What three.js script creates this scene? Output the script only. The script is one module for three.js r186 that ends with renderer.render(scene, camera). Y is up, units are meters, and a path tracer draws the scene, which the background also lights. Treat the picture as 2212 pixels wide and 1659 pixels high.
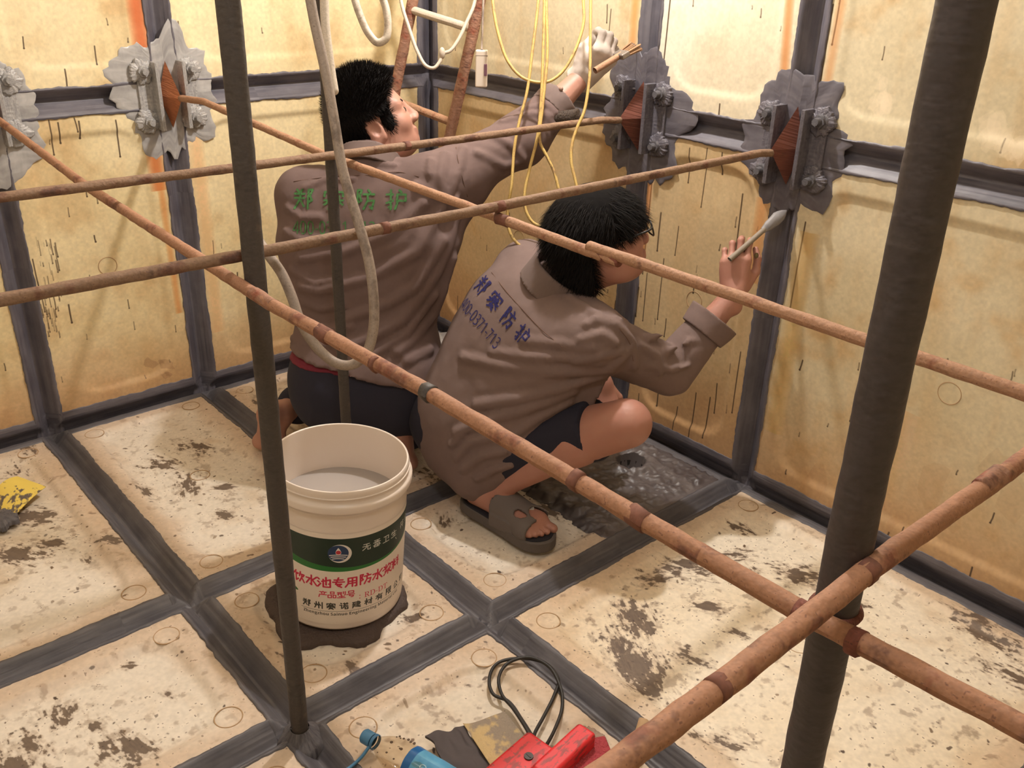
import * as THREE from 'three';
import { mergeGeometries as mergeAll } from 'three/addons/utils/BufferGeometryUtils.js';
import { ImprovedNoise } from 'three/addons/math/ImprovedNoise.js';
import { RoundedBoxGeometry } from 'three/addons/geometries/RoundedBoxGeometry.js';
const mergeGeometries = list => mergeAll(list.map(g => g.index ? g.toNonIndexed() : g));

// ---------------------------------------------------------------- camera, lights, exposure
const V = (x, y, z) => new THREE.Vector3(x, y, z);
const FOCAL = 1976.965, IMG_W = 2212, IMG_H = 1659;
const EYE = V(2.9113, 1.4641, 2.1328);
const RIGHT = V(0.65537, 0.02778, -0.7548), UP = V(-0.34452, 0.9003, -0.266), BACK = V(0.67216, 0.43437, 0.5996);
const scene = new THREE.Scene();
scene.background = new THREE.Color(0x000000);
const camera = new THREE.PerspectiveCamera(2 * Math.atan(IMG_H / 2 / FOCAL) * 180 / Math.PI, IMG_W / IMG_H, 0.05, 30);
camera.position.copy(EYE);
camera.quaternion.setFromRotationMatrix(new THREE.Matrix4().makeBasis(RIGHT, UP, BACK));
camera.updateMatrixWorld();
const renderer = new THREE.WebGLRenderer({ antialias: true });
renderer.toneMapping = THREE.LinearToneMapping;
renderer.toneMappingExposure = 0.78;
renderer.shadowMap.enabled = true;
// unseen lamps placed to light the tank, the last an added fill: [x, y, z, bulb radius, candela, colour]; their fittings are built with them below
const LAMPS = [
  { at: [1.12, 2.2, 0.42], r: 0.032, cd: 9.5, color: 0xfffbf8, label: 'unseen bulb high near the back corner, placed to light the left wall' },
  { at: [2.5, 2.2, 1.75], r: 0.13, cd: 2.1, color: 0xfffdfc, label: 'unseen globe lamp, out of view, placed to light the right hand floor panels' },
  { at: [1.2, 2.2, 2.4], r: 0.13, cd: 0.9, color: 0xfffdfc, label: 'added fill globe lamp, out of view behind the rusty crossing rods' },
];

// ---------------------------------------------------------------- small helpers
let seed = 7;
const rnd = () => { seed = (seed * 1664525 + 1013904223) >>> 0; return seed / 4294967296; };
const rr = (a, b) => a + (b - a) * rnd();
const lerp = (a, b, t) => a + (b - a) * t;
const clamp = (x, a = 0, b = 1) => Math.min(b, Math.max(a, x));
const smooth = (a, b, x) => { const t = clamp((x - a) / (b - a)); return t * t * (3 - 2 * t); };
const INoise = new ImprovedNoise();
const noise = (x, y = 0, z = 0) => INoise.noise(x + 31.7, y + 11.3, z + 5.1);
const fbm = (x, y, z, o = 3) => { let s = 0, a = 0.5; for (let i = 0; i < o; i++) { s += a * noise(x, y, z); x *= 2.03; y *= 2.03; z *= 2.03; a *= 0.5; } return s; };
// the survey of the photograph: a viewing direction met with a known distance or plane gives the point in the tank
function ray(px, py) { return RIGHT.clone().multiplyScalar((px - IMG_W / 2) / FOCAL).addScaledVector(UP, -(py - IMG_H / 2) / FOCAL).sub(BACK); }
const at = (px, py, d) => ray(px, py).multiplyScalar(d).add(EYE);
function on(px, py, axis, val) { const r = ray(px, py); return EYE.clone().addScaledVector(r, (val - EYE[axis]) / r[axis]); }
function pixel(p) { const d = p.clone().sub(EYE); const z = -d.dot(BACK); return [IMG_W / 2 + FOCAL * d.dot(RIGHT) / z, IMG_H / 2 - FOCAL * d.dot(UP) / z]; }

const taken = {};
function numbered(name) { const n = taken[name] = (taken[name] ?? -1) + 1; return n ? `${name}_${String(n).padStart(3, '0')}` : name; }
function flags(o) { o.traverse(m => { if (m.isMesh) { m.castShadow = true; m.receiveShadow = true; } }); return o; }
function thing(name, label, category, pos = V(0, 0, 0), group) {
  const o = new THREE.Group(); o.name = numbered(name); o.position.copy(pos); scene.add(o);
  o.userData = { label, category }; if (group) o.userData.group = group;
  return o;
}
function single(name, label, category, geo, mat, pos, group) {
  const g = geo.clone(); g.translate(-pos.x, -pos.y, -pos.z);
  const o = new THREE.Mesh(g, mat); o.name = numbered(name); o.position.copy(pos); scene.add(o);
  o.userData = { label, category }; if (group) o.userData.group = group; o.castShadow = o.receiveShadow = true;
  return o;
}
// a part modelled in tank coordinates, put under a thing that stands at its base
function part(name, geo, mat, parent, label) {
  let root = parent; while (root.parent && root.parent !== scene) root = root.parent;
  if (root.position.lengthSq() && !geo.userData.local) geo.translate(-root.position.x, -root.position.y, -root.position.z);
  geo.userData.local = true;
  const m = new THREE.Mesh(geo, mat); m.name = name; m.castShadow = m.receiveShadow = true; parent.add(m);
  if (label) m.userData.label = label;
  return m;
}
function structure(name) { const o = new THREE.Group(); o.name = name; o.userData = { kind: 'structure' }; scene.add(o); return o; }

// ---------------------------------------------------------------- geometry helpers
function gridGeo(nu, nv, f, flip = false) {     // f(i, j) -> [Vector3, u, v]
  const pos = [], uv = [], idx = [];
  for (let j = 0; j < nv; j++) for (let i = 0; i < nu; i++) { const [p, u, v] = f(i, j); pos.push(p.x, p.y, p.z); uv.push(u, v); }
  for (let j = 0; j < nv - 1; j++) for (let i = 0; i < nu - 1; i++) {
    const a = j * nu + i, b = a + 1, c = a + nu, d = c + 1;
    if (flip) idx.push(a, c, b, b, c, d); else idx.push(a, b, c, b, d, c);
  }
  const g = new THREE.BufferGeometry();
  g.setAttribute('position', new THREE.Float32BufferAttribute(pos, 3)); g.setAttribute('uv', new THREE.Float32BufferAttribute(uv, 2));
  g.setIndex(idx); g.computeVertexNormals(); return g;
}
function tube(points, radius, segs = 0, radial = 10, closed = false) {   // uv in metres along the length
  const c = new THREE.CatmullRomCurve3(points, closed, 'centripetal'), L = c.getLength();
  const g = new THREE.TubeGeometry(c, segs || Math.max(4, Math.round(L / 0.02)), radius, radial, closed);
  const uv = g.attributes.uv; for (let i = 0; i < uv.count; i++) uv.setX(i, uv.getX(i) * L + points[0].y * 3.1 + points[0].x);
  return g;
}
function rodGeo(points, radius, radial = 14, lumps = 0.0005) {           // straight runs with closed ends, slightly uneven with rust
  const out = [];
  const pts = points; let L = 0;
  const rings = [];
  for (let k = 0; k < pts.length - 1; k++) {
    const a = pts[k], b = pts[k + 1], l = a.distanceTo(b), n = Math.max(2, Math.round(l / 0.012));
    for (let i = k ? 1 : 0; i <= n; i++) rings.push([a.clone().lerp(b, i / n), L + l * i / n]);
    L += l;
  }
  const dir = pts[pts.length - 1].clone().sub(pts[0]).normalize();
  const s = Math.abs(dir.y) > 0.9 ? V(1, 0, 0) : V(0, 1, 0), e1 = V().crossVectors(dir, s).normalize(), e2 = V().crossVectors(dir, e1);
  const g = gridGeo(radial + 1, rings.length + 2, (i, j) => {
    const end = j === 0 || j === rings.length + 1, [p, l] = rings[clamp(j - 1, 0, rings.length - 1)];
    const th = -i / radial * Math.PI * 2, r = end ? 0 : radius + lumps * 2 * noise(l * 40, Math.cos(th) * 1.5 + pts[0].x * 9, Math.sin(th) * 1.5 + pts[0].z * 7);
    return [p.clone().addScaledVector(e1, Math.cos(th) * r).addScaledVector(e2, Math.sin(th) * r), l + pts[0].z * 0.37 + pts[0].x * 0.21, i / radial];
  });
  return g;
}
function lathe(profile, seg = 64) { return new THREE.LatheGeometry(profile.map(([r, h]) => new THREE.Vector2(r, h)), seg); }
function boxGeo(w, h, d, r = 0.002) { return new RoundedBoxGeometry(w, h, d, 2, r); }
function basis(geo, x, y, z, o) { geo.applyMatrix4(new THREE.Matrix4().makeBasis(x, y, z).setPosition(o)); return geo; }
// surface of a distance field on a regular grid (naive surface nets)
function nets(f, lo, hi, cell) {
  const nx = Math.ceil((hi.x - lo.x) / cell) + 1, ny = Math.ceil((hi.y - lo.y) / cell) + 1, nz = Math.ceil((hi.z - lo.z) / cell) + 1;
  const F = new Float32Array(nx * ny * nz), id = (i, j, k) => i + nx * (j + ny * k);
  for (let k = 0; k < nz; k++) for (let j = 0; j < ny; j++) {
    for (let i = 0; i < nx;) {
      const d = f(lo.x + i * cell, lo.y + j * cell, lo.z + k * cell), n = id(i, j, k); F[n] = d; i++;
      let skip = Math.floor((Math.abs(d) - 0.02) / cell * 0.8) - 1;             // far from the surface: carry the value on
      while (skip-- > 0 && i < nx) { F[id(i, j, k)] = d > 0 ? 1 : -1; i++; }
    }
  }
  const pos = [], idx = [], vid = new Int32Array(nx * ny * nz).fill(-1);
  const E = [[0, 1], [2, 3], [4, 5], [6, 7], [0, 2], [1, 3], [4, 6], [5, 7], [0, 4], [1, 5], [2, 6], [3, 7]];
  for (let k = 0; k < nz - 1; k++) for (let j = 0; j < ny - 1; j++) for (let i = 0; i < nx - 1; i++) {
    const c = []; let m = 0;
    for (let q = 0; q < 8; q++) { const v = F[id(i + (q & 1), j + (q >> 1 & 1), k + (q >> 2))]; c.push(v); if (v < 0) m |= 1 << q; }
    if (m === 0 || m === 255) continue;
    let x = 0, y = 0, z = 0, n = 0;
    for (const [a, b] of E) if ((c[a] < 0) !== (c[b] < 0)) {
      const t = c[a] / (c[a] - c[b]);
      x += lerp(a & 1, b & 1, t); y += lerp(a >> 1 & 1, b >> 1 & 1, t); z += lerp(a >> 2, b >> 2, t); n++;
    }
    vid[id(i, j, k)] = pos.length / 3; pos.push(lo.x + (i + x / n) * cell, lo.y + (j + y / n) * cell, lo.z + (k + z / n) * cell);
  }
  for (let k = 1; k < nz - 1; k++) for (let j = 1; j < ny - 1; j++) for (let i = 1; i < nx - 1; i++) {
    const s = F[id(i, j, k)] < 0;
    for (let ax = 0; ax < 3; ax++) {
      const t = F[id(i + (ax === 0), j + (ax === 1), k + (ax === 2))] < 0; if (s === t) continue;
      const [u, v] = ax === 0 ? [[0, 1, 0], [0, 0, 1]] : ax === 1 ? [[0, 0, 1], [1, 0, 0]] : [[1, 0, 0], [0, 1, 0]];
      const q = (a, b) => vid[id(i - u[0] * a - v[0] * b, j - u[1] * a - v[1] * b, k - u[2] * a - v[2] * b)];
      const A = q(0, 0), B = q(1, 0), C = q(1, 1), D = q(0, 1); if (A < 0 || B < 0 || C < 0 || D < 0) continue;
      if (s) idx.push(A, B, C, A, C, D); else idx.push(A, C, B, A, D, C);
    }
  }
  const g = new THREE.BufferGeometry(); g.setAttribute('position', new THREE.Float32BufferAttribute(pos, 3));
  g.setIndex(idx); g.computeVertexNormals(); return g;
}
const cap = (a, b, ra, rb = ra) => [a.x, a.y, a.z, ra, b.x, b.y, b.z, rb];
const ball = (a, r) => cap(a, a, r, r);
function capDist(c, x, y, z) {
  const bx = c[4] - c[0], by = c[5] - c[1], bz = c[6] - c[2], px = x - c[0], py = y - c[1], pz = z - c[2], bb = bx * bx + by * by + bz * bz;
  const h = bb > 1e-12 ? clamp((px * bx + py * by + pz * bz) / bb) : 0, dx = px - h * bx, dy = py - h * by, dz = pz - h * bz;
  return Math.sqrt(dx * dx + dy * dy + dz * dz) - (c[3] + (c[7] - c[3]) * h);
}
const smin = (a, b, k) => { const h = Math.max(k - Math.abs(a - b), 0) / k; return Math.min(a, b) - h * h * k * 0.25; };
const smax = (a, b, k) => -smin(-a, -b, k);
function blob(caps, k) { return (x, y, z) => { let d = 1e3; for (const c of caps) d = smin(d, capDist(c, x, y, z), k); return d; }; }
function bounds(caps, pad = 0.03) {
  const lo = V(1e3, 1e3, 1e3), hi = V(-1e3, -1e3, -1e3);
  for (const c of caps) for (const o of [0, 4]) { const r = c[o + 3] + pad; lo.min(V(c[o] - r, c[o + 1] - r, c[o + 2] - r)); hi.max(V(c[o] + r, c[o + 1] + r, c[o + 2] + r)); }
  return [lo, hi];
}
function tint(g, f) {
  const p = g.attributes.position, c = new Float32Array(p.count * 3);
  for (let i = 0; i < p.count; i++) { const q = f(p.getX(i), p.getY(i), p.getZ(i)); c[3 * i] = q[0]; c[3 * i + 1] = q[1]; c[3 * i + 2] = q[2]; }
  g.setAttribute('color', new THREE.BufferAttribute(c, 3)); return g;
}

// ---------------------------------------------------------------- textures and materials
const LAT = new Float32Array(65536); { let s = 99; for (let i = 0; i < 65536; i++) { s = (s * 1664525 + 1013904223) >>> 0; LAT[i] = s / 4294967296; } }
function vn(x, y) { const i = Math.floor(x), j = Math.floor(y); let u = x - i, v = y - j; u = u * u * (3 - 2 * u); v = v * v * (3 - 2 * v);
  const a = (i & 255) + ((j & 255) << 8), b = ((i + 1) & 255) + ((j & 255) << 8), c = (i & 255) + (((j + 1) & 255) << 8), d = ((i + 1) & 255) + (((j + 1) & 255) << 8);
  return lerp(lerp(LAT[a], LAT[b], u), lerp(LAT[c], LAT[d], u), v); }
const vf = (x, y, o) => { let s = 0, a = 0.5, t = 0; for (let i = 0; i < o; i++) { s += a * vn(x, y); t += a; x = x * 2.1 + 17; y = y * 2.1 + 5; a *= 0.5; } return s / t; };
function canvasOf(w, h, shade) {        // shade(x, y) -> [r, g, b] in 0..255
  const c = document.createElement('canvas'); c.width = w; c.height = h; const g = c.getContext('2d');
  if (shade) { const im = g.createImageData(w, h); let n = 0; for (let y = 0; y < h; y++) for (let x = 0; x < w; x++) { const q = shade(x, y); im.data[n++] = q[0]; im.data[n++] = q[1]; im.data[n++] = q[2]; im.data[n++] = 255; } g.putImageData(im, 0, 0); }
  return [c, g];
}
function texOf(c, srgb = true, repeat = false) {
  const t = new THREE.CanvasTexture(c); if (srgb) t.colorSpace = THREE.SRGBColorSpace;
  if (repeat) t.wrapS = t.wrapT = THREE.RepeatWrapping; t.magFilter = THREE.LinearFilter; t.anisotropy = 8; return t;
}
const mix3 = (a, b, t) => [lerp(a[0], b[0], t), lerp(a[1], b[1], t), lerp(a[2], b[2], t)];
const std = (color, roughness = 0.7, o = {}) => new THREE.MeshStandardMaterial({ color, roughness, ...o });
const phys = (color, roughness = 0.5, o = {}) => new THREE.MeshPhysicalMaterial({ color, roughness, ...o });
const bumpTex = (() => { const [c] = canvasOf(512, 512, (x, y) => { const v = 255 * vf(x / 16, y / 16, 4); return [v, v, v]; }); return texOf(c, false, true); })();
const brushTex = (() => { const [c] = canvasOf(512, 256, (x, y) => { const v = 255 * (0.6 * vf(x / 90, y / 5, 3) + 0.4 * vf(x / 20, y / 14, 3)); return [v, v, v]; }); return texOf(c, false, true); })();
function coatTexture(dark, light) { const [c] = canvasOf(512, 256, (x, y) => { const b = vf(x / 80, y / 6 + 3, 3), m = vf(x / 40 + 9, y / 40, 3), s = vf(x / 5, y / 5 + 31, 2); return mix3(dark, light, clamp(0.75 * b + 0.7 * m - 0.3 + 0.15 * (s - 0.5))); }); return texOf(c, true, true); }
const rodBump = (() => { const [c] = canvasOf(1024, 128, (x, y) => { const yy = Math.abs(y - 64), v = 255 * vf(x / 5, yy / 11, 3); return [v, v, v]; }); return texOf(c, false, true); })();
const M = {};
M.coat = std(0xffffff, 0.5, { map: coatTexture([78, 74, 82], [122, 117, 122]), bumpMap: brushTex, bumpScale: 0.0015 });
M.coatDark = std(0xffffff, 0.55, { map: coatTexture([74, 71, 76], [114, 110, 112]), bumpMap: brushTex, bumpScale: 0.002 });
M.coatWetSheen = std(0xffffff, 0.34, { map: coatTexture([138, 135, 134], [198, 194, 190]), bumpMap: brushTex, bumpScale: 0.002 });  // wet coat; silvery sheen of strong light is put into its colour
M.ledge = std(0x4a413a, 0.7);
function rustTexture(base, rust, dark, amount, s) {
  const [c] = canvasOf(1024, 128, (x, y) => {
    const yy = Math.abs(y - 64) / 64 * 3, a = vf(x / 22 + s, yy * .5, 4), b = vf(x / 7 + s * 3, yy * 1.5 + 8, 3), d = vf(x / 60 + 40 + s, 3 + yy * .25, 3), sp = vf(x / 2.5, y / 6 + s, 2);
    let q = mix3(base, rust, smooth(0.62 - amount, 0.8 - amount, a * 0.6 + d * 0.4));
    q = mix3(q, dark, smooth(0.58, 0.8, b * 0.4 + d * 0.6) * 0.6); q = mix3(q, dark, smooth(0.74, 0.86, sp) * 0.6);
    const l = 0.9 + 0.2 * sp; return [q[0] * l, q[1] * l, q[2] * l];
  });
  return texOf(c, true, true);
}
M.rodTan = std(0xffffff, 0.75, { map: rustTexture([164, 124, 96], [134, 84, 62], [92, 62, 50], 0.06, 1), bumpMap: rodBump, bumpScale: 0.0012 });
M.rodRed = std(0xffffff, 0.75, { map: rustTexture([158, 114, 86], [126, 78, 58], [86, 58, 48], 0.08, 47), bumpMap: rodBump, bumpScale: 0.001 });
M.rodBrown = std(0xffffff, 0.8, { map: rustTexture([132, 104, 82], [110, 74, 58], [78, 58, 50], 0.08, 5), bumpMap: rodBump, bumpScale: 0.0012 });
M.rust = std(0xffffff, 0.85, { map: rustTexture([176, 108, 70], [138, 76, 50], [80, 50, 40], 0.08, 9), bumpMap: rodBump, bumpScale: 0.002 });
M.ladder = std(0xffffff, 0.8, { map: rustTexture([148, 108, 86], [138, 80, 58], [84, 54, 46], 0.1, 41), bumpMap: rodBump, bumpScale: .0015 });
M.rustRed = std(0xffffff, 0.85, { map: rustTexture([118, 68, 54], [98, 54, 44], [64, 44, 40], 0.12, 3), bumpMap: rodBump, bumpScale: 0.002 });
M.collar = std(0xffffff, 0.85, { map: rustTexture([118, 76, 60], [100, 62, 52], [80, 56, 50], 0.1, 12) });
M.postGrey = std(0xffffff, 0.62, { map: rustTexture([70, 63, 59], [90, 78, 68], [50, 44, 42], -0.02, 15), bumpMap: rodBump, bumpScale: 0.0008 });
M.postDark = std(0xffffff, 0.5, { map: rustTexture([66, 59, 60], [72, 65, 65], [54, 47, 48], 0, 21), bumpMap: rodBump, bumpScale: 0.0006 });
M.hose = std(0xffffff, 0.6, { map: rustTexture([196, 182, 164], [176, 158, 138], [140, 122, 104], 0.0, 27) });
M.hoseGrey = std(0xffffff, 0.6, { map: rustTexture([146, 130, 116], [118, 102, 90], [92, 78, 68], 0.06, 29) });
M.yellowCable = std(0xffffff, 0.5, { map: rustTexture([200, 168, 98], [176, 140, 88], [66, 50, 38], 0.08, 33) });
M.white = std(0xd8ccc0, 0.5); M.blackRubber = std(0x26221f, 0.55); M.steel = std(0x8a8078, 0.45, { metalness: 0.6 });

// ---------------------------------------------------------------- the tank: bulging panels with coated V joints between
const JX = [0, 1.067, 1.587, 2.652, 3.72], JZ = [0, 1.0, 1.522, 2.59, 3.12], JY = [0, 1.011, 2.02, 2.4];
const groove = (e, edge) => edge ? -0.02 * Math.pow(clamp(1 - e / 0.03), 1.2) : -0.04 * Math.pow(clamp(1 - e / 0.037), 1.1);
function relief(A, B, a, b) {            // height of the lining at (a, b) over a surface with joints A and B
  let h = 0;
  for (const [J, q] of [[A, a], [B, b]]) J.forEach((j, n) => { h = Math.min(h, groove(Math.abs(q - j), n === 0 || n === J.length - 1)); });
  return h;
}
const SIDES = {
  floor: { A: JX, B: JZ, p: (a, b, h) => V(a, h, b), flip: true },
  wall_left: { A: JZ, B: JY, p: (a, b, h) => V(h, b, a), flip: true },
  wall_right: { A: JX, B: JY, p: (a, b, h) => V(a, b, h), flip: false },
};
function lines(a0, a1) {
  const o = [0, .005, .01, .015, .02, .025, .03, .036, .042, .06, .075, .082, .088, .094, .1, .106, .112, .12, .135, .15, .165, .18, .2, .22, .25], m = (a1 - a0) / 2;
  const l = o.filter(x => x < m - 0.02), n = Math.max(1, Math.ceil((m - l[l.length - 1]) / 0.06)), out = l.map(x => a0 + x), s = l[l.length - 1];
  for (let i = 1; i < 2 * n; i++) out.push(a0 + s + (a1 - a0 - 2 * s) * i / (2 * n));
  for (let i = l.length - 1; i >= 0; i--) out.push(a1 - l[i]);
  return out;
}
function dish(a0, a1, b0, b1, a, b, deep) {      // the shallow round-cornered tray pressed into each panel
  const m = 0.085, r = 0.1, hx = (a1 - a0) / 2 - m - r, hy = (b1 - b0) / 2 - m - r;
  const qx = Math.abs(a - (a0 + a1) / 2) - hx, qy = Math.abs(b - (b0 + b1) / 2) - hy;
  const d = -(Math.hypot(Math.max(qx, 0), Math.max(qy, 0)) + Math.min(Math.max(qx, qy), 0) - r);
  return -deep * smooth(0, 0.024, d) + deep * 0.9 * smooth(0.05, 0.4, d);
}
function panelGeo(side, a0, a1, b0, b1, deep) {
  const S = SIDES[side], la = lines(a0, a1), lb = lines(b0, b1), drain = side === 'floor' && sump.x > a0 && sump.x < a1 && sump.z > b0 && sump.z < b1;
  if (drain) for (let k = -6; k <= 6; k++) { la.push(sump.x + k * .009); lb.push(sump.z + k * .009); }
  la.sort((x, y) => x - y); lb.sort((x, y) => x - y);
  const geo = gridGeo(la.length, lb.length, (i, j) => {
    const a = la[i], b = lb[j];
    return [S.p(a, b, relief(S.A, S.B, a, b) + dish(a0, a1, b0, b1, a, b, deep) + 0.0012 * noise(a * 6, b * 6)), (a - a0) / (a1 - a0), (b - b0) / (b1 - b0)];
  }, S.flip);
  if (drain) {        // the hole for the outlet
    const p = geo.attributes.position, ix = geo.index.array, keep = [];
    for (let k = 0; k < ix.length; k += 3) { let x = 0, z = 0; for (let q = 0; q < 3; q++) { x += p.getX(ix[k + q]) / 3; z += p.getZ(ix[k + q]) / 3; } if (Math.hypot(x - sump.x, z - sump.z) > .046) keep.push(ix[k], ix[k + 1], ix[k + 2]); }
    geo.setIndex(keep);
  }
  return geo;
}
// stains, drips and trodden coating of each panel, laid out in metres on the panel
const DARK = [58, 46, 40];
function paintPanel(a0, a1, b0, b1, o) {
  const ppm = 760, w = Math.round((a1 - a0) * ppm), h = Math.round((b1 - b0) * ppm), s = o.seed * 13.7;
  const near = o.floor ? floorMarks.filter(([p, r]) => p.x > a0 - .2 && p.x < a1 + .2 && p.z > b0 - .2 && p.z < b1 + .2).map(([p, r, t, k], n) => [p.x, p.z, r * 1.25, Math.cos(-t), Math.sin(-t), k, n * 31.7]) : [];
  const [c, g] = canvasOf(w, h, (x, y) => {
    const a = a0 + x / ppm, b = b1 - y / ppm, u = x / ppm * 9 + s, v = y / ppm * 9 + s * 0.7;
    const big = vf(u * 0.35, v * 0.35, 3), mid = vf(u * 1.5 + 50, v * 1.5, 3), fine = vf(u * 14, v * 14 + 9, 2);
    let q = mix3(o.base, o.base2, smooth(0.35, 0.7, big));
    q = mix3(q, o.stain, smooth(0.5, 0.8, mid * 0.6 + big * 0.4) * o.amount);
    if (o.low) q = mix3(q, o.lowColor, smooth(o.low, 0, b - b0 + 0.16 * (mid - 0.5)) * 0.75);
    if (o.floor) {
      q = mix3(q, [120, 98, 80], smooth(0.62, 0.8, vf(u * 5 + 7, v * 5, 4)) * 0.45 * (0.4 + big));
      if (fine > 0.86) q = mix3(q, DARK, 0.5);
      const e = Math.min(a - a0, a1 - a, b - b0, b1 - b); q = mix3(q, [176, 140, 108], smooth(0.14, 0.06, e + 0.07 * (mid - 0.5)) * 0.4);
    } else q = mix3(q, o.stain, smooth(0.5, 0.85, vf(u * 2.2 + 3, v * 0.3, 3)) * 0.35 * o.amount);
    for (const [mx, mz, r, cs, sn, dn, ph] of near) {      // dragged, half-dry coating
      const da = a - mx, db = b - mz; if (da * da + db * db > r * r * 6) continue;
      const s1 = (da * cs + db * sn) / r, s2 = (-da * sn + db * cs) / r * 1.7, dd = Math.sqrt(s1 * s1 + s2 * s2);
      const n1 = vf(s1 * r * 42 + ph, s2 * r * 48, 4), n2 = vf(s1 * r * 30 + ph, s2 * r * 180, 2), n3 = vf(a * 150 + ph, b * 150, 2);
      const t = 1.22 * dn ** .3 - dd * .72 + (n1 - .5) * 2.1 + (n2 - .5) * .5 + (n3 - .5) * .45;
      q = mix3(q, mix3([66, 54, 48], [96, 80, 66], n2), smooth(.62, .82, t) * .92); q = mix3(q, [150, 128, 108], smooth(.2, .6, t) * .28);
    }
    const k = 0.95 + 0.1 * fine; return [q[0] * k, q[1] * k, q[2] * k];
  });
  const X = a => (a - a0) * ppm, Y = b => (b1 - b) * ppm;
  const P = {
    g, X, Y, ppm, inside: (a, b) => a > a0 - 0.3 && a < a1 + 0.3 && b > b0 - 0.3 && b < b1 + 0.3,
    blot(a, b, r, al = 1, col = DARK, ang = 0, asp = 1) {
      g.save(); g.translate(X(a), Y(b)); g.rotate(-ang); g.scale(asp, 1); g.fillStyle = `rgba(${col[0]},${col[1]},${col[2]},${al})`; g.beginPath(); const n = 11;
      for (let i = 0; i < n; i++) { const t = i / n * 6.283, q = r * ppm * rr(0.55, 1.15); g.lineTo(Math.cos(t) * q, Math.sin(t) * q); } g.closePath(); g.fill(); g.restore();
    },
    drip(a, b, len, wd = 0.004, lean = 0, al = 0.85) {
      g.strokeStyle = `rgba(66,50,36,${al})`; g.lineCap = 'round'; g.lineWidth = wd * ppm; g.beginPath(); g.moveTo(X(a), Y(b));
      g.quadraticCurveTo(X(a + lean * 0.5 + rr(-0.002, 0.002)), Y(b - len * 0.5), X(a + lean), Y(b - len)); g.stroke();
      g.fillStyle = g.strokeStyle; g.beginPath(); g.arc(X(a + lean), Y(b - len), wd * ppm * 0.75, 0, 7); g.fill();
    },
    band(pts, wd, col, al) { g.lineCap = 'butt'; for (let k = 0; k < 9; k++) { g.strokeStyle = `rgba(${col[0]},${col[1]},${col[2]},${al * .26})`; g.lineWidth = wd * ppm * (1.25 - k * 0.12); g.beginPath(); pts.forEach(([a, b], i) => g[i ? 'lineTo' : 'moveTo'](X(a), Y(b))); g.stroke(); } },
    ring(a, b, r) { g.strokeStyle = 'rgba(120,86,56,.5)'; g.lineWidth = 0.003 * ppm; g.beginPath(); g.arc(X(a), Y(b), r * ppm, 0, 7); g.stroke(); },
  };
  if (o.floor) for (let i = 0; i < 70 * (a1 - a0) * (b1 - b0) / 0.5; i++) P.blot(rr(a0 + .05, a1 - .05), rr(b0 + .05, b1 - .05), rr(0.001, 0.005), rr(0.4, 0.95), mix3(DARK, [110, 84, 60], rnd()), rr(0, 3), rr(1, 2.4));
  else for (let i = 0; i < 14; i++) P.drip(rr(a0 + .05, a1 - .05), rr(b0 + .1, b1 - .05), rr(0.004, 0.03), rr(0.002, 0.004), rr(-.002, .002), rr(.4, .8));
  if (o.paint) o.paint(P);
  return c;
}
const CREAM = { base: [214, 200, 168], base2: [203, 187, 152], stain: [194, 158, 110], lowColor: [184, 138, 94] };
const FLOORC = { base: [222, 211, 196], base2: [210, 196, 176], stain: [190, 160, 126], floor: true, amount: 0.45 };
// what the photograph shows on the floor: [pixel x, pixel y, radius in metres, angle, density]
const floorMarks = [[1480, 1215, .05, .6, 1.3], [1420, 1245, .04, .9, 1], [1370, 1325, .05, -.5, 1.2], [1535, 1305, .035, .5, 1.1], [1590, 1365, .02, .3, .7], [1370, 1425, .06, -.4, 1.4], [1400, 1480, .035, .2, .8], [1600, 1135, .03, 0, .7], [1595, 1190, .035, .9, .9], [1625, 1225, .02, -.4, .7], [1720, 1235, .055, .6, 1.1], [1490, 1410, .04, .3, .5], [1570, 1590, .05, .5, .35], [2130, 1360, .08, 0, .4], [2100, 1330, .03, 0, .6], [2170, 1440, .06, .2, .4], [1860, 1300, .03, .5, .6], [1500, 1580, .03, 0, .3], [1330, 1390, .05, -.5, .6],
  [420, 960, .045, .2, 1], [345, 1000, .05, .3, .9], [400, 1040, .05, -.3, .6], [490, 1045, .035, .9, .8], [310, 1055, .03, 0, .6], [480, 1105, .03, .4, .5], [60, 1110, .05, .8, 1.2], [120, 1165, .04, .6, .8], [235, 1165, .03, .6, .8], [30, 1190, .06, .5, .7], [185, 1200, .015, 0, .6], [60, 970, .03, 0, .6], [40, 1010, .04, 0, .5],
  [270, 1610, .045, .2, 1.4], [195, 1560, .03, .2, .6], [60, 1600, .03, .2, .8], [280, 1430, .014, 1, .6], [360, 1492, .014, .3, .6], [25, 1650, .05, 0, .8], [130, 1540, .05, 0, .3],
  [1250, 1090, .06, .2, 1.2], [1180, 1095, .04, .3, .8], [1310, 1060, .06, .1, 1.3], [960, 1120, .03, -.7, .4], [1000, 1015, .05, 0, .7], [950, 1020, .07, 0, .7], [900, 1330, .04, .3, .4], [620, 1420, .03, 0, .4], [760, 1440, .03, 0, .3], [560, 870, .03, 0, .8], [620, 890, .03, 0, .8], [1010, 1470, .012, 1, .6], [1045, 1390, .014, 0, .6]].map(([x, y, ...r]) => [on(x, y, 'y', 0), ...r]);
const sump = on(1362, 1005, 'y', 0);
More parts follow.
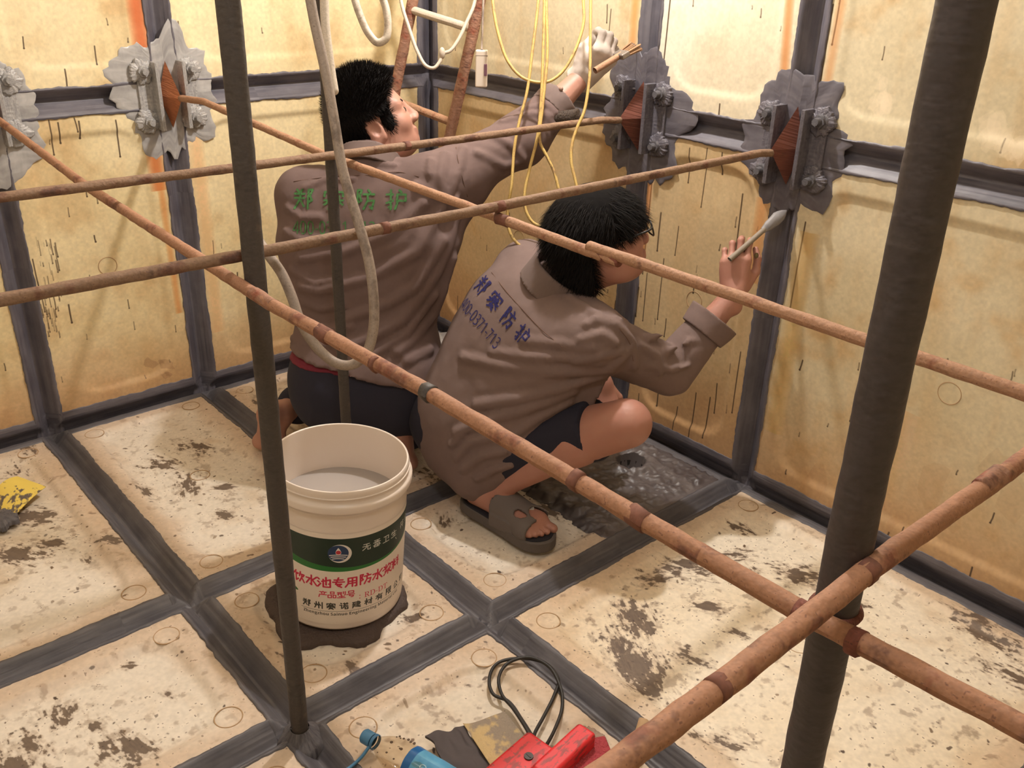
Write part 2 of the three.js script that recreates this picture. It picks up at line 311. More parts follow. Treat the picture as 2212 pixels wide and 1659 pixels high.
function floorPaint(P) {
  for (const [p, r, ang, dense] of floorMarks) if (P.inside(p.x, p.z)) for (let i = 0; i < 26 * dense; i++) P.blot(p.x + rr(-2, 2) * r, p.z + rr(-2, 2) * r, r * rr(.01, .06), rr(.3, .85), DARK, rr(0, 3), rr(1, 2));
}
const leftDrips = [[105, 260, .1], [125, 265, .06], [250, 260, .11], [160, 255, .04], [170, 262, .05], [205, 100, .05], [140, 150, .05], [70, 560, .1], [150, 660, .06], [205, 510, .02], [460, 520, .06], [515, 590, .05], [530, 590, .03], [50, 80, .03]];
const rightDrips = [[1450, 300, .05], [1490, 320, .1], [1528, 320, .17], [1560, 330, .06], [1425, 460, .12], [1462, 490, .09], [1412, 350, .35], [1398, 590, .16], [1430, 560, .2], [1380, 620, .1], [1435, 690, .06], [1500, 600, .05], [1330, 650, .03], [1600, 420, .22], [1740, 480, .24], [1712, 500, .22], [1448, 0, .2], [1426, 0, .26], [1410, 0, .2], [1790, 0, .12], [1800, 10, .2], [1815, 0, .1], [1782, 30, .06], [1480, 210, .05], [1555, 225, .05], [1640, 230, .03], [1310, 10, .05], [1318, 20, .06], [1545, 830, .1], [1600, 760, .2], [1500, 850, .16], [1530, 860, .14], [1420, 830, .08], [1460, 880, .1], [1380, 850, .06], [1730, 780, .03], [1840, 890, .03], [1100, 460, .05], [975, 560, .05], [985, 640, .07], [2100, 1225, .08], [1920, 1150, .03], [1950, 1140, .03], [2145, 1110, .03], [1420, 250, .1], [1170, 490, .04], [1050, 530, .02], [2170, 300, .03]];
function wallLeftPaint(P) {
  for (const [x, y, l] of leftDrips) { const p = on(x, y, 'x', 0); P.drip(p.z, p.y, l, rr(.003, .0045), rr(-.004, .004)); }
  P.band([[1.062, 2.0], [1.058, 1.12]], 0.05, [190, 74, 30], 0.5);
  P.band([[1.068, .92], [1.066, .72]], 0.045, [196, 96, 36], 0.5); P.band([[1.062, .78], [1.058, .3]], 0.022, [206, 132, 64], 0.35);
  P.band([[.93, .9], [.93, .2]], 0.05, [226, 180, 116], 0.3);
  for (let i = 0; i < 60; i++) { const p = on(rr(75, 130), rr(500, 720), 'x', 0); P.drip(p.z, p.y, rr(.01, .05), rr(.001, .004), 0, rr(.3, .7)); }
  const f = on(345, 800, 'x', 0); for (let i = 0; i < 5; i++) P.blot(f.z + rr(-.03, .03), f.y + rr(-.03, .03), rr(.008, .03), .22, [120, 80, 56], .5, 1.5);
}
function wallRightPaint(P) {
  for (const [x, y, l] of rightDrips) { const p = on(x, y, 'z', 0); P.drip(p.x, p.y, l, rr(.003, .0045), rr(-.004, .004)); }
  P.band([[1.0, 2.0], [1.003, 1.1]], 0.03, [216, 138, 70], 0.4); P.band([[1.118, .86], [1.115, .55]], 0.022, [204, 124, 66], 0.35);
  P.band([[1.52, .86], [1.523, .62]], 0.04, [206, 140, 76], 0.4); P.band([[1.505, 1.4], [1.53, 1.12]], 0.025, [206, 124, 62], 0.45); P.band([[1.655, 1.5], [1.65, 1.12]], 0.025, [206, 140, 80], 0.3);
  P.band([[1.67, .8], [1.665, .2]], 0.05, [206, 160, 100], 0.3);
  for (const [x, y, w2, h2] of [[1905, 235, .035, .05], [1900, 200, .03, .06], [2150, 290, .05, .03], [2030, 290, .02, .02], [2190, 325, .04, .015]]) { const p = on(x, y, 'z', 0); for (let i = 0; i < 8; i++) P.blot(p.x + rr(-w2, w2) * .5, p.y + rr(-h2, h2) * .6, w2 * .5, .22, [246, 226, 194], 1.5, 1.3); }
  for (let i = 0; i < 12; i++) { const p = on(rr(1720, 2200), rr(1000, 1200), 'z', 0); P.blot(p.x, p.y, rr(.01, .05), .1, [150, 100, 64], 1.4, 2); }
  P.band([[2.02, .42], [1.99, .12]], 0.1, [196, 146, 90], 0.14);
}
function lining(side, kind) {
  const S = SIDES[side], root = structure(side), col = kind === 'floor' ? FLOORC : CREAM;
  const [A, B] = [S.A, S.B];
  const back = side === 'floor' ? boxGeo(3.9, .08, 3.3).translate(1.86, -.085, 1.56) : side === 'wall_left' ? boxGeo(.08, 2.6, 3.3).translate(-.085, 1.2, 1.56) : boxGeo(3.9, 2.6, .08).translate(1.86, 1.2, -.085);
  part('backing', back, M.white, root);
  const disc = new THREE.CylinderGeometry(0.027, 0.03, 0.004, 28), knob = std(0xb0906c, 0.7), rim = new THREE.TorusGeometry(0.0285, 0.0014, 6, 28);
  for (let i = 0; i < A.length - 1; i++) for (let j = 0; j < B.length - 1; j++) {
    const a0 = A[i], a1 = A[i + 1], b0 = B[j], b1 = B[j + 1], s = i * 5 + j + (kind === 'floor' ? 1 : side === 'wall_left' ? 40 : 70);
    const seen = kind === 'floor' ? !(i > 2 && j > 1) : j < 2 && !(side === 'wall_left' && i > 2);
    const o = { ...col, seed: s, amount: kind === 'floor' ? .45 : .5 + .3 * rnd(), low: kind !== 'floor' && j === 0 ? .42 : 0, paint: kind === 'floor' ? floorPaint : side === 'wall_left' ? wallLeftPaint : wallRightPaint };
    if (side === 'wall_left') { o.base = [232, 214, 172]; o.base2 = [224, 204, 158]; o.amount *= .8; o.low = j === 0 ? .34 : 0; }  // left wall paler: lamp light put into its base colour
    if (side === 'wall_right' && i === 1 && j === 1) { o.base = [232, 222, 200]; o.base2 = [226, 212, 184]; o.amount = .3; o.stain = [196, 180, 150]; }
    if (side === 'wall_right' && j === 0 && i < 2) { o.base = [204, 180, 140]; o.base2 = [196, 168, 126]; }  // lower panels behind the men: shade put into a darker base
    if (kind === 'floor' && i === 2 && j === 0) { o.base = [236, 224, 204]; o.base2 = [228, 212, 186]; }  // brightest floor panel: pool of light put into a paler base
    const mat = seen ? std(0xffffff, kind === 'floor' ? 0.55 : 0.5, { map: texOf(paintPanel(a0, a1, b0, b1, o)), bumpMap: bumpTex, bumpScale: 0.0006 }) : M.white;
    const p = part(kind === 'floor' ? 'floor_panel' : 'wall_panel', panelGeo(side, a0, a1, b0, b1, kind === 'floor' ? 0.012 : j ? 0.004 : 0.009), mat, root);
    if (!seen) continue;
    const spots = kind === 'floor' ? [[a0 + .1, b0 + .1], [a1 - .1, b0 + .1], [a0 + .1, b1 - .1], [a1 - .1, b1 - .1]] : [[(a0 + a1) / 2, (b0 + b1) / 2]];
    if (kind === 'floor' && a1 - a0 > .9 && b1 - b0 > .9) spots.push([(a0 + a1) / 2, (b0 + b1) / 2]);
    if (kind === 'floor' && a1 - a0 > .9 && b1 - b0 < .9) spots.push([(a0 + a1) / 2, (b0 + b1) / 2]);
    for (const [a, b] of spots) {
      if (kind === 'floor' && Math.hypot(a - sump.x, b - sump.z) < .2) continue;
      const d = new THREE.Mesh(rim, knob); d.name = 'moulded_ring'; d.castShadow = d.receiveShadow = true; p.add(d);
      const h = relief(A, B, a, b) + dish(a0, a1, b0, b1, a, b, kind === 'floor' ? 0.012 : j ? 0.004 : 0.009);
      d.position.copy(S.p(a, b, h - .0002)); if (kind === 'floor') d.rotation.x = Math.PI / 2; if (side === 'wall_left') d.rotation.y = Math.PI / 2;
    }
  }
  // the grey coating brushed over every joint, ragged where the brush stopped
  const strip = (along, J, n, s0, s1, m) => {
    const j = J[n], edge = n === 0 || n === J.length - 1, half = edge ? .05 : .038, N = Math.round((s1 - s0) / 0.007);
    const cs = edge ? [-.03, 0, .008, .016, .024, .032, 1, 2] : [-2, -1, -.036, -.03, -.025, -.02, -.015, -.01, -.005, 0, .005, .01, .015, .02, .025, .03, .036, 1, 2];
    const sgn = edge && n > 0 ? -1 : 1;
    const geo = gridGeo(cs.length, N + 1, (c, r) => {
      const s = lerp(s0, s1, r / N), side2 = Math.sign(cs[c]), rag = half + .004 + .008 * fbm(s * 9, j * 5 + side2 * 3 + n, along ? 1 : 9, 2) + .006 * fbm(s * 45, j * 3 + side2 * 7, along ? 3 : 5, 3);
      let q = Math.abs(cs[c]) === 2 ? side2 * (rag + .0015) : Math.abs(cs[c]) === 1 ? side2 * rag : cs[c]; q *= sgn;
      const a = along ? s : j + q, b = along ? j + q : s;
      const lift = Math.abs(cs[c]) === 2 ? -.002 : .0042 + .001 * noise(s * 30, q * 60, n);
      return [S.p(a, b, (edge && cs[c] < 0 ? -.03 : relief(A, B, clamp(a, A[0], A[A.length - 1]), clamp(b, B[0], B[B.length - 1]))) + lift), s + j * 0.3, q * 4 + j];
    }, along ? !S.flip === (sgn < 0) : S.flip === (sgn < 0));
    return part('coated_joint', geo, m, root);
  };
  const zEnd = B[B.length - 1], aEnd = A[A.length - 1];
  for (let n = 0; n < A.length; n++) for (let k = 0; k < B.length - 1; k++) strip(false, A, n, B[k] - (k ? .0 : .03), B[k + 1] + .0, kind === 'floor' ? M.coatDark : M.coat);
  for (let n = 0; n < B.length; n++) for (let k = 0; k < A.length - 1; k++) strip(true, B, n, A[k], A[k + 1], kind === 'floor' ? M.coatDark : M.coat);
  return root;
}
const floorRoot = lining('floor', 'floor');
lining('wall_left', 'wall'); lining('wall_right', 'wall');
{
  const shell = std(0xb8aa8e, 0.6);
  part('lining', boxGeo(.1, 2.6, 3.4).translate(3.77, 1.2, 1.56), shell, structure('wall_far_right'));
  part('lining', boxGeo(3.9, 2.6, .1).translate(1.86, 1.2, 3.17), shell, structure('wall_front'));
  part('lining', boxGeo(4, .1, 3.5).translate(1.86, 2.45, 1.56), std(0xc4b8a0, 0.7), structure('ceiling'));
}
// outlet sump: sludge of grey coating round a black hole, on the half-width panel by the right wall
{
  const s = thing('outlet_sump', 'black round drain hole in lumpy grey sludge beside the squatting man\'s knee', 'drain', V(sump.x, 0, sump.z));
  const g = gridGeo(110, 120, (i, j) => {
    const a = lerp(1.11, 1.548, i / 109), b = lerp(.03, .56, j / 119), ex = Math.min(a - 1.11, 1.548 - a, b - .03, .56 - b + .06 * fbm(a * 14, b * 5, 2));
    const d = Math.hypot(a - sump.x, b - sump.z); let h = -.016 + .03 * smooth(-.012, .05, ex + .03 * fbm(a * 22, b * 22, 7)) + .012 * fbm(a * 26, b * 26, 3) + .01 * Math.max(0, fbm(a * 55, b * 55, 5)) - .006 * Math.abs(noise(a * 40, b * 40, 8));
    h += .012 * Math.exp(-Math.pow((d - .062) / .018, 2)); if (d < .041) h = -.03;
    const bed = relief(JX, JZ, a, b) + dish(1.067, 1.587, 0, 1, a, b, .012);
    return [V(a, d < .044 ? h : Math.max(h, bed + (ex > .004 ? .003 : -.004)), b), a, b];
  }, true);
  { const p = g.attributes.position, ix = g.index.array, keep = []; for (let k = 0; k < ix.length; k += 3) { let x = 0, z = 0; for (let q = 0; q < 3; q++) { x += p.getX(ix[k + q]) / 3; z += p.getZ(ix[k + q]) / 3; } if (Math.hypot(x - sump.x, z - sump.z) > .036) keep.push(ix[k], ix[k + 1], ix[k + 2]); } g.setIndex(keep); g.computeVertexNormals(); }
  part('sludge', g, std(0xffffff, 0.4, { map: coatTexture([74, 66, 66], [128, 120, 118]), bumpMap: bumpTex, bumpScale: .002 }), s);
  part('outlet_pipe', new THREE.CylinderGeometry(.041, .041, .1, 32, 1, true).translate(sump.x, -.055, sump.z), std(0x161210, .7), s);
  part('pipe_bottom', new THREE.CylinderGeometry(.041, .041, .004, 32).translate(sump.x, -.1, sump.z), std(0x0a0808, .9), s);
}

// ---------------------------------------------------------------- unseen lamps (above the picture)
for (const L of LAMPS) {
  const [x, y, z] = L.at, t = thing('unseen_lamp', L.label, 'lamp', V(x, y, z));
  const glow = std(0xfff2e0, 0.4, { emissive: L.color, emissiveIntensity: 3 });
  const bg = new THREE.SphereGeometry(L.r, 32, 20); bg.userData.local = true; part('bulb', bg, glow, t);
  part('holder', (() => { const g = new THREE.CylinderGeometry(.02, .024, .07, 20).translate(0, L.r + .03, 0); g.userData.local = true; return g; })(), M.blackRubber, t);
  const cg = new THREE.CylinderGeometry(.004, .004, 2.4 - y - L.r - .06, 8).translate(0, L.r + .06 + (2.4 - y - L.r - .06) / 2, 0); cg.userData.local = true; part('cord', cg, M.blackRubber, t);
  const p = new THREE.PointLight(L.color, L.cd, 0, 2); p.castShadow = true; p.shadow.radius = L.r / .02; p.shadow.mapSize.set(1024, 1024); p.shadow.bias = -.002; t.add(p);
}

// ---------------------------------------------------------------- posts and tie rods
const RODR = 0.0098;
{
  const p1 = thing('steel_post', 'scuffed dark grey steel post in front of the white bucket', 'post', V(1.624, 0, 1.531));
  part('shaft', rodGeo([V(1.624, -.02, 1.531), V(1.624, 2.4, 1.531)], .0172, 24), M.postGrey, p1);
  const fg = gridGeo(25, 6, (i, j) => { const th = i / 24 * 6.2832, q = [.019, .024, .03, .037, .046, .05][j]; const r = q + .014 * noise(Math.cos(th) * 2, Math.sin(th) * 2, 3) * (j / 4); return [V(1.624 + Math.cos(th) * r, [.022, .014, .006, -.002, -.012, -.03][j] - .0 , 1.531 + Math.sin(th) * r), th, q * 4]; }, true);
  part('foot_collar', fg, M.coatDark, p1, 'lump of grey coating round the foot');
  const p2 = thing('steel_post', 'slim dark steel post crossing the back of the kneeling man', 'post', V(1.034, 0, 1.041));
  part('shaft', rodGeo([V(1.034, -.02, 1.041), V(1.034, 2.4, 1.041)], .0135, 20), M.postGrey, p2);
  const p3 = thing('steel_post', 'thickest dark brown post at the right, leaning nearest to the viewer', 'post', V(2.628, 0, 1.497));
  const top = on(2088, 0, 'z', 1.497), low = on(1731, 1659, 'z', 1.497), d = top.clone().sub(low).normalize();
  part('shaft', rodGeo([low.clone().addScaledVector(d, -(low.y + .02) / d.y), low.clone().addScaledVector(d, (2.4 - low.y) / d.y)], .0188, 28), M.postDark, p3);
  p3.userData.axis = [low, d];
}
const rodBases = [];
function tieRod(label, pts, mat, collars = [], r = RODR) {
  const t = thing('tie_rod', label, 'tie rod', pts[0]);
  part('bar', rodGeo(pts, r, 16, .0006), mat, t);
  for (const [p, q, m, k] of collars) { const dir = q.clone().sub(p).normalize(); part('weld_collar', rodGeo([p, q], r * (k || 1.12), 16, .0012), m || M.collar, t); }
  return t;
}
const onX = (x) => (px, py) => on(px, py, 'x', x), onZ = (z) => (px, py) => on(px, py, 'z', z);
{
  const A = onX(1.067), B = onX(1.587), C = onZ(1.0), D = onZ(1.522), E = onX(2.652);
  const along = (F, x0, y0, x1, y1) => [F(x0, y0), F(x1, y1)];
  const r1 = [V(1.067, 1.008, .1), A(1300, 259), A(1000, 300), A(560, 356), A(0, 427)]; r1.push(V(1.067, 1.025, 3.1));
  tieRod('rusty tie rod passing behind the kneeling man\'s raised elbow to the middle bracket', r1, M.rodBrown, [[...along(A, 872, 316, 884, 314.5)]]);
  const r2 = [V(1.587, 1.004, .1), B(1641, 331), B(1000, 461), B(575, 542), B(0, 648)]; r2.push(V(1.587, 1.01, 3.1));
  tieRod('rusty tie rod running just over the squatting man\'s head to the right bracket', r2, M.rodBrown, [[...along(B, 1070, 448, 1086, 444)], [...along(B, 822, 493.5, 838, 490.5)]]);
  const r3 = [V(.1, 1.012, 1.0), C(439, 219), C(692, 330), C(999, 442), C(1300, 553), C(1335, 566)];
  const lap = [C(1272, 532), C(1300, 541), C(1472, 599), C(1877, 738), C(2212, 849)]; lap.push(V(3.71, 1.0, 1.0));
  const t3 = tieRod('lapped and welded tie rod passing across the squatting man\'s ear', r3, M.rodTan, [[...along(C, 1075, 471, 1098, 479), M.collar, 1.16]]);
  part('lapped_bar', rodGeo(lap, RODR, 16, .0006), M.rodTan, t3, 'second bar welded alongside the first');
  part('weld', rodGeo([C(1285, 548), C(1338, 567)], .0095, 10, .003), M.rustRed, t3, 'rough rusty weld between the lapped bars');
  const Dz = z => (x, y) => on(x, y, 'z', z), r4 = [V(.1, 1.008, 1.522), Dz(1.535)(186, 402), Dz(1.552)(439, 564), Dz(1.56)(581, 655), Dz(1.552)(898, 832), Dz(1.545)(1198, 1010), Dz(1.54)(1361, 1108), Dz(1.53)(1730, 1321), D(2212, 1574)]; r4.push(V(3.71, 1.0, 1.522));
  tieRod('long tan tie rod slanting down past the bucket to the thick right post', r4, M.rodRed, [[...along(Dz(1.559), 548, 633, 592, 661), M.ladder, 1.05], [...along(Dz(1.557), 690, 716, 712, 729)], [...along(Dz(1.5545), 810, 784, 818, 789)], [...along(Dz(1.5515), 918, 844, 934, 853), M.postGrey], [...along(Dz(1.544), 1238, 1034, 1256, 1045)], [...along(Dz(1.5395), 1362, 1108, 1398, 1130), M.collar, 1.08], [...along(Dz(1.53), 1722, 1316, 1745, 1329), M.rustRed, 1.15], [...along(Dz(1.5285), 1838, 1380, 1862, 1392), M.rustRed, 1.22]]);
  const r5 = [V(2.652, 1.012, .06), E(2212, 993), E(1910, 1205), E(1767, 1319), E(1547, 1490), E(1400, 1600)]; r5.push(V(2.652, .99, 3.1));
  tieRod('nearest orange tan tie rod crossing in front of the thick right post', r5, M.rodRed, [[...along(E, 1538, 1497, 1560, 1480), M.collar, 1.05], [...along(E, 1862, 1243, 1882, 1227), M.collar, 1.03], [...along(E, 2118, 1056, 2160, 1026), M.ladder, 1.03]]);
  // weld bead round the thick post where the long rod meets it
  const w = D(1790, 1352), post = scene.getObjectByName('steel_post_002'), [low, d] = post.userData.axis; delete post.userData.axis;
  const c = low.clone().addScaledVector(d, (w.y - low.y) / d.y);
  part('weld_ring', new THREE.TorusGeometry(.0195, .004, 8, 28).rotateX(Math.PI / 2).translate(c.x, c.y, c.z), M.rustRed, post, 'rusty weld ring round the post');
}

// ---------------------------------------------------------------- brackets at the joints, smeared with coating
function raggedPatch(rx, ry, notch, s, thick = .004) {      // an irregular daub lying on the wall, edges torn by the brush
  const n = 90, rings = [0, .35, .7, .9, 1, 1.03];
  return gridGeo(n + 1, rings.length, (i, j) => {
    const th = i / n * 6.28318, c = Math.cos(th), q = Math.sin(th);
    const k = 1 + notch * fbm(c * 1.7 + s, q * 1.7, s * 3, 3) * 1.6 + .3 * Math.max(0, fbm(c * 6, q * 6 + s, 4, 2)) + .07 * noise(c * 22 + s, q * 22) - .06 * Math.max(0, noise(c * 13 + s, q * 13 + 4));
    const r = rings[j]; return [V(c * rx * k * r, q * ry * k * r, j > 4 ? -.001 : thick * (1 - .5 * r * r) + .0022 * noise(c * r * 9, q * r * 9, s)), c * r * .3, q * r * .3];
  });
}
function bracket(label, wall, a, y, coat, goop, s, gussetMat, lean) {
  const pos = wall === 'right' ? V(a, y, 0) : V(0, y, a), t = thing('tie_rod_bracket', label, 'bracket', pos, 'brackets anchoring the tie rods');
  if (wall === 'left') t.rotation.y = Math.PI / 2;
  const put = (name, g, m, l) => { g.userData.local = true; return part(name, g, m, t, l); };
  put('coating_daub', raggedPatch(.15, .185, .42, s), coat);
  for (const sx of [-1, 1]) {
    const bar = mergeGeometries([boxGeo(.012, .2, .05).translate(sx * .042, 0, .025), boxGeo(.052, .2, .01).translate(sx * .066, 0, .006)]);
    put('angle_bar', bar, coat);
    for (const sy of [-1, 1]) {
      const b = mergeGeometries([new THREE.CylinderGeometry(.017, .021, .014, 6).rotateX(Math.PI / 2).translate(0, 0, .018), new THREE.CylinderGeometry(.009, .011, .016, 12).rotateX(Math.PI / 2).translate(0, 0, .032), new THREE.SphereGeometry(.024, 14, 8).scale(1, 1, .5).translate(0, -.003, .009)]);
      const m = put('bolt', b, goop); m.position.set(sx * .074, sy * .074, .004); m.rotation.z = sx + sy * .4;
      const lump = put('coating_lump', raggedPatch(.036, .034, .35, s + sx * 2 + sy, .014), coat); lump.position.set(sx * .075, sy * .072, .008);
    }
  }
  // diamond gusset: two folded plates running out to the rod end
  const T = V(0, .1, .01), Bm = V(0, -.1, .01), Pk = V(lean, 0, .105), Lf = V(-.032, .0, .012), Rt = V(.032, 0, .012);
  const tri = (a2, b2, c2) => [a2, b2, c2]; const pts = [...tri(T, Lf, Pk), ...tri(Lf, Bm, Pk), ...tri(Pk, Rt, T), ...tri(Pk, Bm, Rt), ...tri(T, Rt, Lf), ...tri(Lf, Rt, Bm)];
  const g = new THREE.BufferGeometry().setFromPoints(pts); g.setAttribute('uv', new THREE.Float32BufferAttribute(pts.flatMap(p => [p.y * 1.5 + p.x, p.z * 2 + p.x * 3]), 2)); g.computeVertexNormals();
  put('gusset', g, gussetMat);
  return t;
}
bracket('silvery coated bracket with orange rust gusset on the left wall', 'left', 1.0, 1.011, M.coatWetSheen, M.coatWetSheen, 1.3, M.rust, 0);
bracket('silvery coated bracket cut off at the left picture edge', 'left', 1.522, 1.011, M.coatWetSheen, M.coatWetSheen, 4.1, M.rustRed, 0);
bracket('dark grey coated bracket just below the gloved hand', 'right', 1.067, 1.011, M.coat, M.coatDark, 7.7, M.rustRed, 0);
bracket('dark grey coated bracket above the squatting man\'s brush', 'right', 1.587, 1.011, M.coat, M.coatDark, 2.2, M.rustRed, 0);
bracket('grey bracket at the far right end of the nearest rod', 'right', 2.652, 1.011, M.coat, M.coatDark, 9.2, M.rustRed, 0);

// ---------------------------------------------------------------- hoses, cables and the ladder hanging in the back of the tank
const path = (list, d0, d1 = d0) => list.map(([x, y, d], i) => at(x, y, d ?? lerp(d0, d1, i / (list.length - 1))));
{
  const h1 = path([[655, -260], [662, -60], [676, 30], [704, 160], [722, 260], [741, 370], [774, 480], [798, 570], [808, 660], [805, 720], [790, 765], [760, 788], [730, 786], [698, 764], [668, 728], [647, 690], [630, 640], [608, 590], [578, 548], [545, 500, 1.6]], 1.53, 1.54);
  single('hose', 'thick dirty white hose drooping in a long loop before the kneeling man', 'hose', tube(h1, .0086, 220, 14), M.hoseGrey, h1[0]);
  const h2 = path([[700, -240], [700, -40], [702, 40], [708, 100], [716, 160], [722, 196]], 1.74);
  const g2 = mergeGeometries([tube(h2, .0085, 60, 14), new THREE.SphereGeometry(.0085, 14, 10).translate(...h2[h2.length - 1].toArray())]);
  single('hose', 'short pale hose end hanging beside the back of the black haired head', 'hose', g2, M.hose, h2[0]);
  const h3 = path([[745, -160], [762, -20], [779, 36], [796, 72], [816, 92], [833, 84], [838, 56], [834, 20], [822, -20], [805, -160]], 2.1);
  single('hose', 'small white hose loop dangling above the kneeling man\'s head', 'hose', tube(h3, .0088, 120, 14), M.hose, h3[0]);
  const w1 = path([[858, -120], [866, 0], [884, 62], [902, 112], [920, 142], [937, 147], [950, 133], [957, 116], [972, 110], [990, 86], [1008, 48], [1024, 10], [1040, -90]], 2.62);
  const wg = mergeGeometries([tube(w1, .0052, 120, 10), new THREE.SphereGeometry(.011, 14, 10).scale(.8, 1.5, .8).translate(...at(955, 115, 2.615).toArray())]);
  single('wire', 'grey sheathed wire sagging between the two ladder rails', 'wire', wg, M.hose, w1[0]);
  const sw = at(1040, 148, 2.6), t = thing('cord_switch', 'white inline switch hanging on a cord beside the ladder', 'switch', sw);
  const rx = RIGHT.clone().setY(0).normalize(), out = V(.67, 0, .6).normalize().cross(V(0, 1, 0)).negate(), yy = V(0, 1, 0), nn = V().crossVectors(rx, yy);
  part('case', basis(boxGeo(.034, .1, .026, .004), rx, yy, nn, sw.clone()), std(0xe6d8c8, .45), t);
  part('rocker', basis(boxGeo(.009, .032, .004, .0015), rx, yy, nn, sw.clone().addScaledVector(rx, .012).addScaledVector(yy, -.002).addScaledVector(nn, .0135)), std(0x8a6478, .5), t, 'dull purple rocker');
  part('cap_line', basis(boxGeo(.0345, .002, .0265, .0005), rx, yy, nn, sw.clone().addScaledVector(yy, .036)), M.hoseGrey, t);
  part('cord', tube([sw.clone().addScaledVector(yy, .05), at(1042, 60, 2.6), at(1045, -40, 2.6), at(1046, -300, 2.6)], .0035, 40, 8), M.hoseGrey, t);
  const cables = [
    ['yellow cable hanging in a wide U below the picture top', [[1060, -150], [1064, 0], [1078, 80], [1098, 134], [1125, 165], [1155, 177], [1185, 176], [1212, 158], [1236, 122], [1252, 84], [1261, 46], [1260, 0], [1257, -150]], 2.5],
    ['yellow cable in the longest loop, crossing both the sleeve and the bare wrist', [[1170, -150], [1163, 0], [1150, 110], [1138, 200], [1122, 262], [1111, 320], [1105, 400], [1096, 460], [1100, 498], [1118, 526], [1148, 541], [1178, 534], [1206, 522], [1240, 500], [1256, 465], [1250, 425], [1243, 390], [1234, 350], [1236, 310], [1247, 275], [1262, 240], [1274, 160], [1275, 90], [1276, 0], [1280, -150]], 2.5],
    ['blackened yellow cable in a narrow teardrop loop against the wall', [[1176, -150], [1176, 0], [1173, 120], [1168, 230], [1160, 300], [1145, 360], [1133, 420], [1136, 455], [1153, 482], [1180, 489], [1200, 470], [1208, 425], [1198, 375], [1180, 335], [1166, 305], [1172, 230], [1182, 120], [1180, 0], [1180, -150]], 2.49],
  ];
  for (const [label, pts, d] of cables) { const p = path(pts, d); single('yellow_cable', label, 'cable', tube(p, .0042, 160, 8), M.yellowCable, p[0], 'yellow cables hanging from above'); }
  const e1 = path([[968, -20, 2.98], [970, 30, 2.99]], 3);
  // ladder leaning in the corner behind the kneeling man
  const Rt = at(1037, 0, 2.75), Rb = at(970, 300, 2.93), dr = Rb.clone().sub(Rt).normalize();
  const Lt = at(892, 0, 2.9), rail = (P, y) => P.clone().addScaledVector(dr, (y - P.y) / dr.y);
  const lad = thing('ladder', 'rusty steel ladder leaning in the corner behind the kneeling man', 'ladder', rail(Rt, .0));
  for (const P of [Rt, Lt]) part('rail', rodGeo([rail(P, 1.95), rail(P, .0)], .0175, 18, .0008), M.ladder, lad);
  for (let k = -4; k <= 2; k++) {
    const y = 1.243 + k * .28, a = rail(Lt, y + .02), b = rail(Rt, y - .02); if (y < .1) continue;
    part('rung', rodGeo([a, b], .0125, 14, .0005), k === 0 ? M.hose : M.rodTan, lad, k === 0 ? 'paler painted rung' : undefined);
  }
  const rl = at(1216, 252, 2.62), rd = V().copy(RIGHT).multiplyScalar(.9).addScaledVector(UP, .1).addScaledVector(BACK, -.35).normalize();
  const ro = thing('paint_roller', 'dark stubby roller lying on the wall ledge under the bare forearm', 'roller', rl);
  const rg = new THREE.CylinderGeometry(.024, .024, .09, 24, 4); rg.rotateZ(Math.PI / 2); const u2 = V(0, 1, 0), w2 = V().crossVectors(rd, u2).normalize();
  part('sleeve', basis(rg, rd, V().crossVectors(w2, rd), w2, rl.clone()), std(0x4c4038, .9, { bumpMap: bumpTex, bumpScale: .004 }), ro);
  part('end_cap', basis(new THREE.CylinderGeometry(.02, .02, .004, 20).rotateZ(Math.PI / 2), rd, V().crossVectors(w2, rd), w2, rl.clone().addScaledVector(rd, .046)), std(0x5a4c42, .8), ro);
  part('arm', tube([rl.clone().addScaledVector(rd, -.04), rl.clone().addScaledVector(rd, -.09).add(V(0, -.01, 0)), rl.clone().addScaledVector(rd, -.13).add(V(0, -.005, -.03))], .004, 20, 8), M.steel, ro);
}

